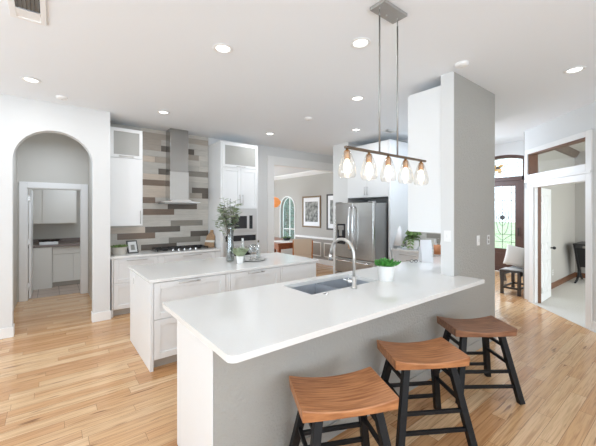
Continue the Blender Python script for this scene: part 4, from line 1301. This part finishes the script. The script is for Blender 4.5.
cu = thing('utensil_cup', 'terracotta cup on the counter corner under the wall cabinet', 'cup', (4.90, 2.64, 0.92))
m = MB(); m.lathe([(0, 0), (0.055, 0), (0.06, 0.15), (0.055, 0.15), (0.05, 0.01), (0, 0.01)], n=22); build('cup', m, 'terra', cu, smooth=True)
m = MB()
for dx, dy in ((-0.02, 0.01), (0.015, 0.02), (0.01, -0.02)):
    m.tube([(dx, dy, 0.02), (dx * 2.4, dy * 2.4, 0.24)], 0.006, 8)
build('utensils', m, 'ceram', cu)
rs = thing('recipe_stand', 'white folded recipe card standing on the bar counter', 'card', (4.0, 2.32, 0.92), math.radians(-36))
m = MB(); m.hexa([(-0.075, -0.06, 0), (0.075, -0.06, 0), (0.075, -0.055, 0), (-0.075, -0.055, 0), (-0.075, 0.0, 0.30), (0.075, 0.0, 0.30), (0.075, 0.005, 0.30), (-0.075, 0.005, 0.30)]); build('front_leaf', m, 'paper', rs)
m = MB(); m.hexa([(-0.075, 0.06, 0), (0.075, 0.06, 0), (0.075, 0.065, 0), (-0.075, 0.065, 0), (-0.075, 0.002, 0.30), (0.075, 0.002, 0.30), (0.075, 0.007, 0.30), (-0.075, 0.007, 0.30)]); build('back_leaf', m, 'paper', rs)
gl_ = thing('eyeglasses', 'dark eyeglasses lying before the white recipe card', 'eyeglasses', (3.84, 2.40, 0.92), math.radians(-30))
m = MB()
for x in (-0.03, 0.03):
    m.tube([(x + 0.022 * math.cos(t), 0.0, 0.022 + 0.02 * math.sin(t)) for t in [k * PI / 8 for k in range(17)]], 0.003, 6)
m.tube([(-0.008, 0, 0.026), (0.008, 0, 0.026)], 0.003, 6)
build('rims', m, 'black', gl_)
for s_ in (-1, 1):
    m = MB(); m.tube([(s_ * 0.053, 0, 0.026), (s_ * 0.05, 0.12, 0.012)], 0.003, 6); build('temple', m, 'black', gl_)

# ================================================================== DINING ROOM
dt = thing('dining_table', 'brown wooden dining table in the room beyond the opening', 'table', (5.38, 7.95, 0))
m = MB(); m.box(-0.6, 0.6, -0.95, 0.95, 0.71, 0.75); build('tabletop', m, 'tablew', dt, bevel=0.006)
m = MB(); m.box(-0.52, 0.52, -0.87, -0.84, 0.58, 0.71); m.box(-0.52, 0.52, 0.84, 0.87, 0.58, 0.71); m.box(-0.52, -0.49, -0.87, 0.87, 0.58, 0.71); m.box(0.49, 0.52, -0.87, 0.87, 0.58, 0.71)
build('apron', m, 'tablew', dt)
for sx in (-1, 1):
    for sy in (-1, 1):
        m = MB(); m.bar((sx * 0.5, sy * 0.85, 0), (sx * 0.5, sy * 0.85, 0.71), 0.08); build('leg', m, 'tablew', dt, bevel=0.004)
m = MB(); m.box(5.0, 5.6, 7.05, 7.75, 0.751, 0.757)
tag(build('table_runner', m, 'cloth'), 'white linen runner on the dining table', 'table linen')
def chair(name, label, loc, rz, um, wm, h=0.92):
    t = thing(name, label, 'chair', loc, rz)
    m = MB(); m.box(-0.235, 0.235, -0.22, 0.24, 0.40, 0.49); build('seat', m, um, t, bevel=0.015)
    m = MB(); m.hexa([(-0.235, 0.18, 0.49), (0.235, 0.18, 0.49), (0.235, 0.24, 0.49), (-0.235, 0.24, 0.49), (-0.235, 0.25, h), (0.235, 0.25, h), (0.235, 0.31, h), (-0.235, 0.31, h)]); build('backrest', m, um, t, bevel=0.012)
    for sx in (-1, 1):
        m = MB(); m.bar((sx * 0.21, -0.19, 0), (sx * 0.21, -0.19, 0.40), 0.045); build('leg', m, wm, t)
        m = MB(); m.bar((sx * 0.245, 0.29, 0), (sx * 0.245, 0.215, 0.42), 0.04); m.bar((sx * 0.245, 0.215, 0.42), (sx * 0.245, 0.265, h - 0.04), 0.035); build('leg', m, wm, t)
    return t
chair('dining_chair', 'beige upholstered dining chair with honey wood frame, its back toward the kitchen', (5.30, 6.62, 0), PI - math.radians(35), 'beige', 'orangew', 0.90)
chair('dining_chair', 'dark chair at the far side of the dining table, left of the arched window', (5.35, 9.3, 0), 0.0, 'dkframe', 'black', 1.0)
random.seed(4)
bw = thing('table_bowl', 'dark bowl with greenery on the dining table', 'bowl', (5.5, 7.6, 0.757))
m = MB(); m.lathe([(0, 0), (0.07, 0), (0.13, 0.08), (0.12, 0.08), (0.06, 0.012), (0, 0.012)], n=20); build('bowl', m, 'black', bw, smooth=True)
m = MB()
for i in range(40):
    a = random.uniform(0, 2 * PI); m.leaf((0.07 * math.cos(a), 0.07 * math.sin(a), 0.05), (math.cos(a), math.sin(a), random.uniform(0.3, 1.6)), (math.sin(a), -math.cos(a), 0), 0.12, 0.04)
build('foliage', m, 'leaf2', bw)
cn = None
for x, y, lb in ((5.22, 7.95, 'dark candlestick on the dining table nearest the doorway edge'), (5.34, 8.2, 'dark candlestick on the dining table, farther from the doorway edge')):
    if cn is None:
        cn = o = thing('candlestick', lb, 'candlestick', (x, y, 0.75), 0, 'candlesticks on the dining table')
        m = MB(); m.lathe([(0, 0), (0.05, 0), (0.05, 0.01), (0.012, 0.03), (0.012, 0.16), (0.03, 0.18), (0.03, 0.195), (0, 0.195)], n=14); build('holder', m, 'black', o, smooth=True)
        m = MB(); m.lathe([(0, 0.195), (0.02, 0.195), (0.02, 0.30), (0, 0.30)], n=12); build('candle', m, 'cloth', o)
    else:
        o = copy_tree(cn); o.location = (x, y, 0.75); o['label'] = lb
hl = thing('hanging_lamp', 'orange woven pendant lamp over the dining table', 'pendant lamp', (5.40, 8.2, 1.90))
m = MB(); m.lathe([(0.06, 0.16), (0.17, 0.12), (0.25, 0.02), (0.24, -0.06), (0.16, -0.14), (0.10, -0.16)], n=24); build('lamp_shade', m, 'orange', hl, solid=0.006)
m = MB(); m.tube([(0, 0, 0.14), (0, 0, 0.999)], 0.006, 6); m.tube([(-0.07, 0, 0.155), (0.07, 0, 0.155)], 0.004, 6); build('cord', m, 'black', hl)
def picture(label, y0, y1, z0, z1, fm):
    yc, zc = (y0 + y1) / 2, (z0 + z1) / 2
    t = thing('framed_picture', label, 'picture', (6.598, yc, zc), -PI / 2)
    w, h_ = abs(y1 - y0) / 2, (z1 - z0) / 2
    b = 0.05
    m = MB(); m.box(-w, w, -0.03, 0, h_ - b, h_); m.box(-w, w, -0.03, 0, -h_, -h_ + b); m.box(-w, -w + b, -0.03, 0, -h_ + b, h_ - b); m.box(w - b, w, -0.03, 0, -h_ + b, h_ - b); build('frame', m, fm, t, bevel=0.004)
    m = MB(); m.box(-w + b, w - b, -0.012, -0.002, -h_ + b, h_ - b); mt_ = build('mat_board', m, 'paper', t)
    m = MB(); m.box(-w + b + 0.09, w - b - 0.09, -0.014, -0.012, -h_ + b + 0.13, h_ - b - 0.13); build('print', m, 'art', mt_)
picture('bronze framed grey print on the dining wall, right of the arched window', 8.20, 7.30, 1.10, 2.105, 'gilt')
picture('dark framed print at the right edge of the dining opening', 7.03, 6.35, 1.06, 2.13, 'dkframe')
# trees beyond the dining window
random.seed(9)
def tree(label, x, y, h, r, seed):
    random.seed(seed)
    t = thing('garden_tree', label, 'tree', (x, y, -0.12), 0)
    m = MB(); m.tube([(0, 0, 0), (0.05, 0, h * 0.5), (0, 0.05, h * 0.8)], 0.12, 8, r2=0.04); build('trunk', m, 'twig', t)
    m = MB()
    for i in range(1100):
        a = random.uniform(0, 2 * PI); z = random.uniform(0.12, 1.0); q = r * math.sqrt(random.random()) * math.sin(PI * (0.15 + 0.85 * z) ** 0.8) ** 0.5 if z < 0.99 else 0
        b = random.uniform(0, 2 * PI)
        m.leaf((q * math.cos(a), q * math.sin(a), h * z), (math.cos(b), math.sin(b), random.uniform(-0.5, 0.6)), (math.sin(b), -math.cos(b), 0.3), 0.32, 0.16)
    build('foliage', m, 'treef', t)
tree('leafy tree outside the arched dining window, left one close to the glass', 8.05, 11.45, 1.9, 0.55, 1)
tree('leafy tree outside the arched dining window, right one close to the glass', 9.40, 12.7, 2.5, 0.75, 2)
tree('taller leafy tree farther back outside the arched dining window', 10.8, 15.0, 3.0, 1.2, 3)

# ================================================================== FOYER BENCH, OFFICE CHAIR
bn = thing('bench', 'dark wood bench with cross rails in the foyer', 'bench', (7.30, 2.31, 0), math.radians(0))
BX, BY = 0.32, 0.175
m = MB(); m.box(-BX, BX, -BY, BY, 0.43, 0.465); build('seat', m, 'dkframe', bn, bevel=0.006)
for sx in (-1, 1):
    for sy in (-1, 1):
        m = MB(); m.bar((sx * (BX - 0.03), sy * (BY - 0.03), 0), (sx * (BX - 0.03), sy * (BY - 0.03), 0.43), 0.05); build('leg', m, 'dkframe', bn)
for sy in (-1, 1):
    m = MB(); m.box(-BX + 0.03, BX - 0.03, sy * (BY - 0.03) - 0.012, sy * (BY - 0.03) + 0.012, 0.11, 0.145); m.box(-BX + 0.03, BX - 0.03, sy * (BY - 0.03) - 0.012, sy * (BY - 0.03) + 0.012, 0.36, 0.43); build('rail', m, 'dkframe', bn)
for sx in (-1, 1):
    m = MB(); m.box(sx * (BX - 0.03) - 0.012, sx * (BX - 0.03) + 0.012, -BY + 0.03, BY - 0.03, 0.11, 0.145); build('rail', m, 'dkframe', bn)
def cushion(label, loc, rz, w, h_, lean, um, seed):
    t = thing('throw_pillow', label, 'pillow', loc, rz)
    mb = MB(); n = 10
    fr_, bk = [], []
    for i in range(n + 1):
        a, b = [], []
        for j in range(n + 1):
            u, v = -1 + 2 * i / n, -1 + 2 * j / n
            th = 0.075 * ((1 - u ** 4) * (1 - v ** 4)) ** 0.6
            pin = 1 - 0.08 * (u * u * (1 - v * v) + v * v * (1 - u * u))
            x, z = u * w * (1 - 0.10 * (1 - abs(u)) * 0 - 0.08 * (1 - v * v) * abs(u)), v * h_ * (1 - 0.08 * (1 - u * u) * abs(v))
            yb = lean * (z + h_)
            a.append(mb.bm.verts.new((x, yb - th, z + h_)))
            b.append(a[-1] if th < 1e-6 else mb.bm.verts.new((x, yb + th, z + h_)))
        fr_.append(a); bk.append(b)
    for i in range(n):
        for j in range(n):
            for g, flip in ((fr_, 0), (bk, 1)):
                q = [g[i][j], g[i + 1][j], g[i + 1][j + 1], g[i][j + 1]]
                mb.bm.faces.new(q[::-1] if flip else q)
    bmesh.ops.rotate(mb.bm, verts=mb.bm.verts, cent=(0, 0, h_), matrix=Matrix.Rotation(math.radians(seed), 3, 'Y'))
    zmin = min(v.co.z for v in mb.bm.verts)
    bmesh.ops.translate(mb.bm, verts=mb.bm.verts, vec=(0, 0, -zmin))
    build('cover', mb, um, t, smooth=True, subd=1)
    return t
cushion('large white throw pillow leaning on the foyer bench', (7.17, 2.27, 0.475), math.radians(-52), 0.20, 0.215, 0.12, 'pillow', 14)
cushion('second white pillow behind the large one, beside the office casing', (7.42, 2.33, 0.475), math.radians(-55), 0.19, 0.19, 0.2, 'pillow', 6)
tw = MB(); n = 9
g = []
for i in range(n):
    u = i / (n - 1)
    col_ = []
    for (y, z) in ((0.16, 0.20), (0.185, 0.34), (0.19, 0.45), (0.17, 0.475), (0.0, 0.472), (-0.17, 0.474), (-0.192, 0.45), (-0.19, 0.34), (-0.20, 0.19)):
        col_.append(tw.bm.verts.new((-0.20 + 0.26 * u + 0.006 * math.sin(9 * z + i), y * (1.06 if z < 0.47 else 1.0) + 0.012 * math.sin(i * 2.1) * (1 if z < 0.46 else 0) * (1 if y > 0 else 1), z + (0.02 * math.sin(i * 1.7) if z < 0.3 else 0.0))))
    g.append(col_)
for i in range(n - 1):
    for j in range(8):
        tw.bm.faces.new([g[i][j], g[i + 1][j], g[i + 1][j + 1], g[i][j + 1]])
for i in range(n):
    for k in (0, 8):
        p = g[i][k].co.copy()
        tw.tube([p, p + Vector((0, 0, -0.05))], 0.004, 5)
th = thing('throw_blanket', 'grey fringed throw blanket draped over the foyer bench', 'blanket', (7.23, 2.31, 0))
build('cloth', tw, 'throw', th, smooth=True, solid=0.006)

oc = thing('folding_chair', 'black slanted chair in the office seen through the doorway', 'chair', (9.55, 1.55, 0), math.radians(0))
m = MB(); m.hexa([(-0.42, -0.25, 0.86), (-0.42, 0.25, 0.86), (-0.34, 0.25, 0.86), (-0.34, -0.25, 0.86), (-0.46, -0.25, 0.90), (-0.46, 0.25, 0.90), (0.4, 0.25, 0.90), (0.4, -0.25, 0.90)]); build('top_rail', m, 'black', oc)
for sy in (-1, 1):
    m = MB(); m.hexa([(0.02, sy * 0.23 - 0.02, 0.25), (0.02, sy * 0.23 + 0.02, 0.25), (0.10, sy * 0.23 + 0.02, 0.25), (0.10, sy * 0.23 - 0.02, 0.25), (-0.42, sy * 0.23 - 0.02, 0.88), (-0.42, sy * 0.23 + 0.02, 0.88), (0.30, sy * 0.23 + 0.02, 0.88), (0.30, sy * 0.23 - 0.02, 0.88)]); build('side_panel', m, 'black', oc)
    m = MB(); m.tube([(0.06, sy * 0.23, 0.28), (0.0, sy * 0.23, 0.15), (-0.15, sy * 0.23, 0.06), (-0.32, sy * 0.23, 0.02)], 0.03, 8, r2=0.02); build('leg', m, 'black', oc)
    m = MB(); m.tube([(0.06, sy * 0.23, 0.28), (0.15, sy * 0.23, 0.14), (0.34, sy * 0.23, 0.02)], 0.03, 8, r2=0.02); build('leg', m, 'black', oc)
m = MB(); m.hexa([(-0.36, -0.21, 0.80), (-0.36, 0.21, 0.80), (-0.33, 0.21, 0.80), (-0.33, -0.21, 0.80), (0.0, -0.21, 0.34), (0.0, 0.21, 0.34), (0.03, 0.21, 0.34), (0.03, -0.21, 0.34)]); build('backrest', m, 'black', oc)
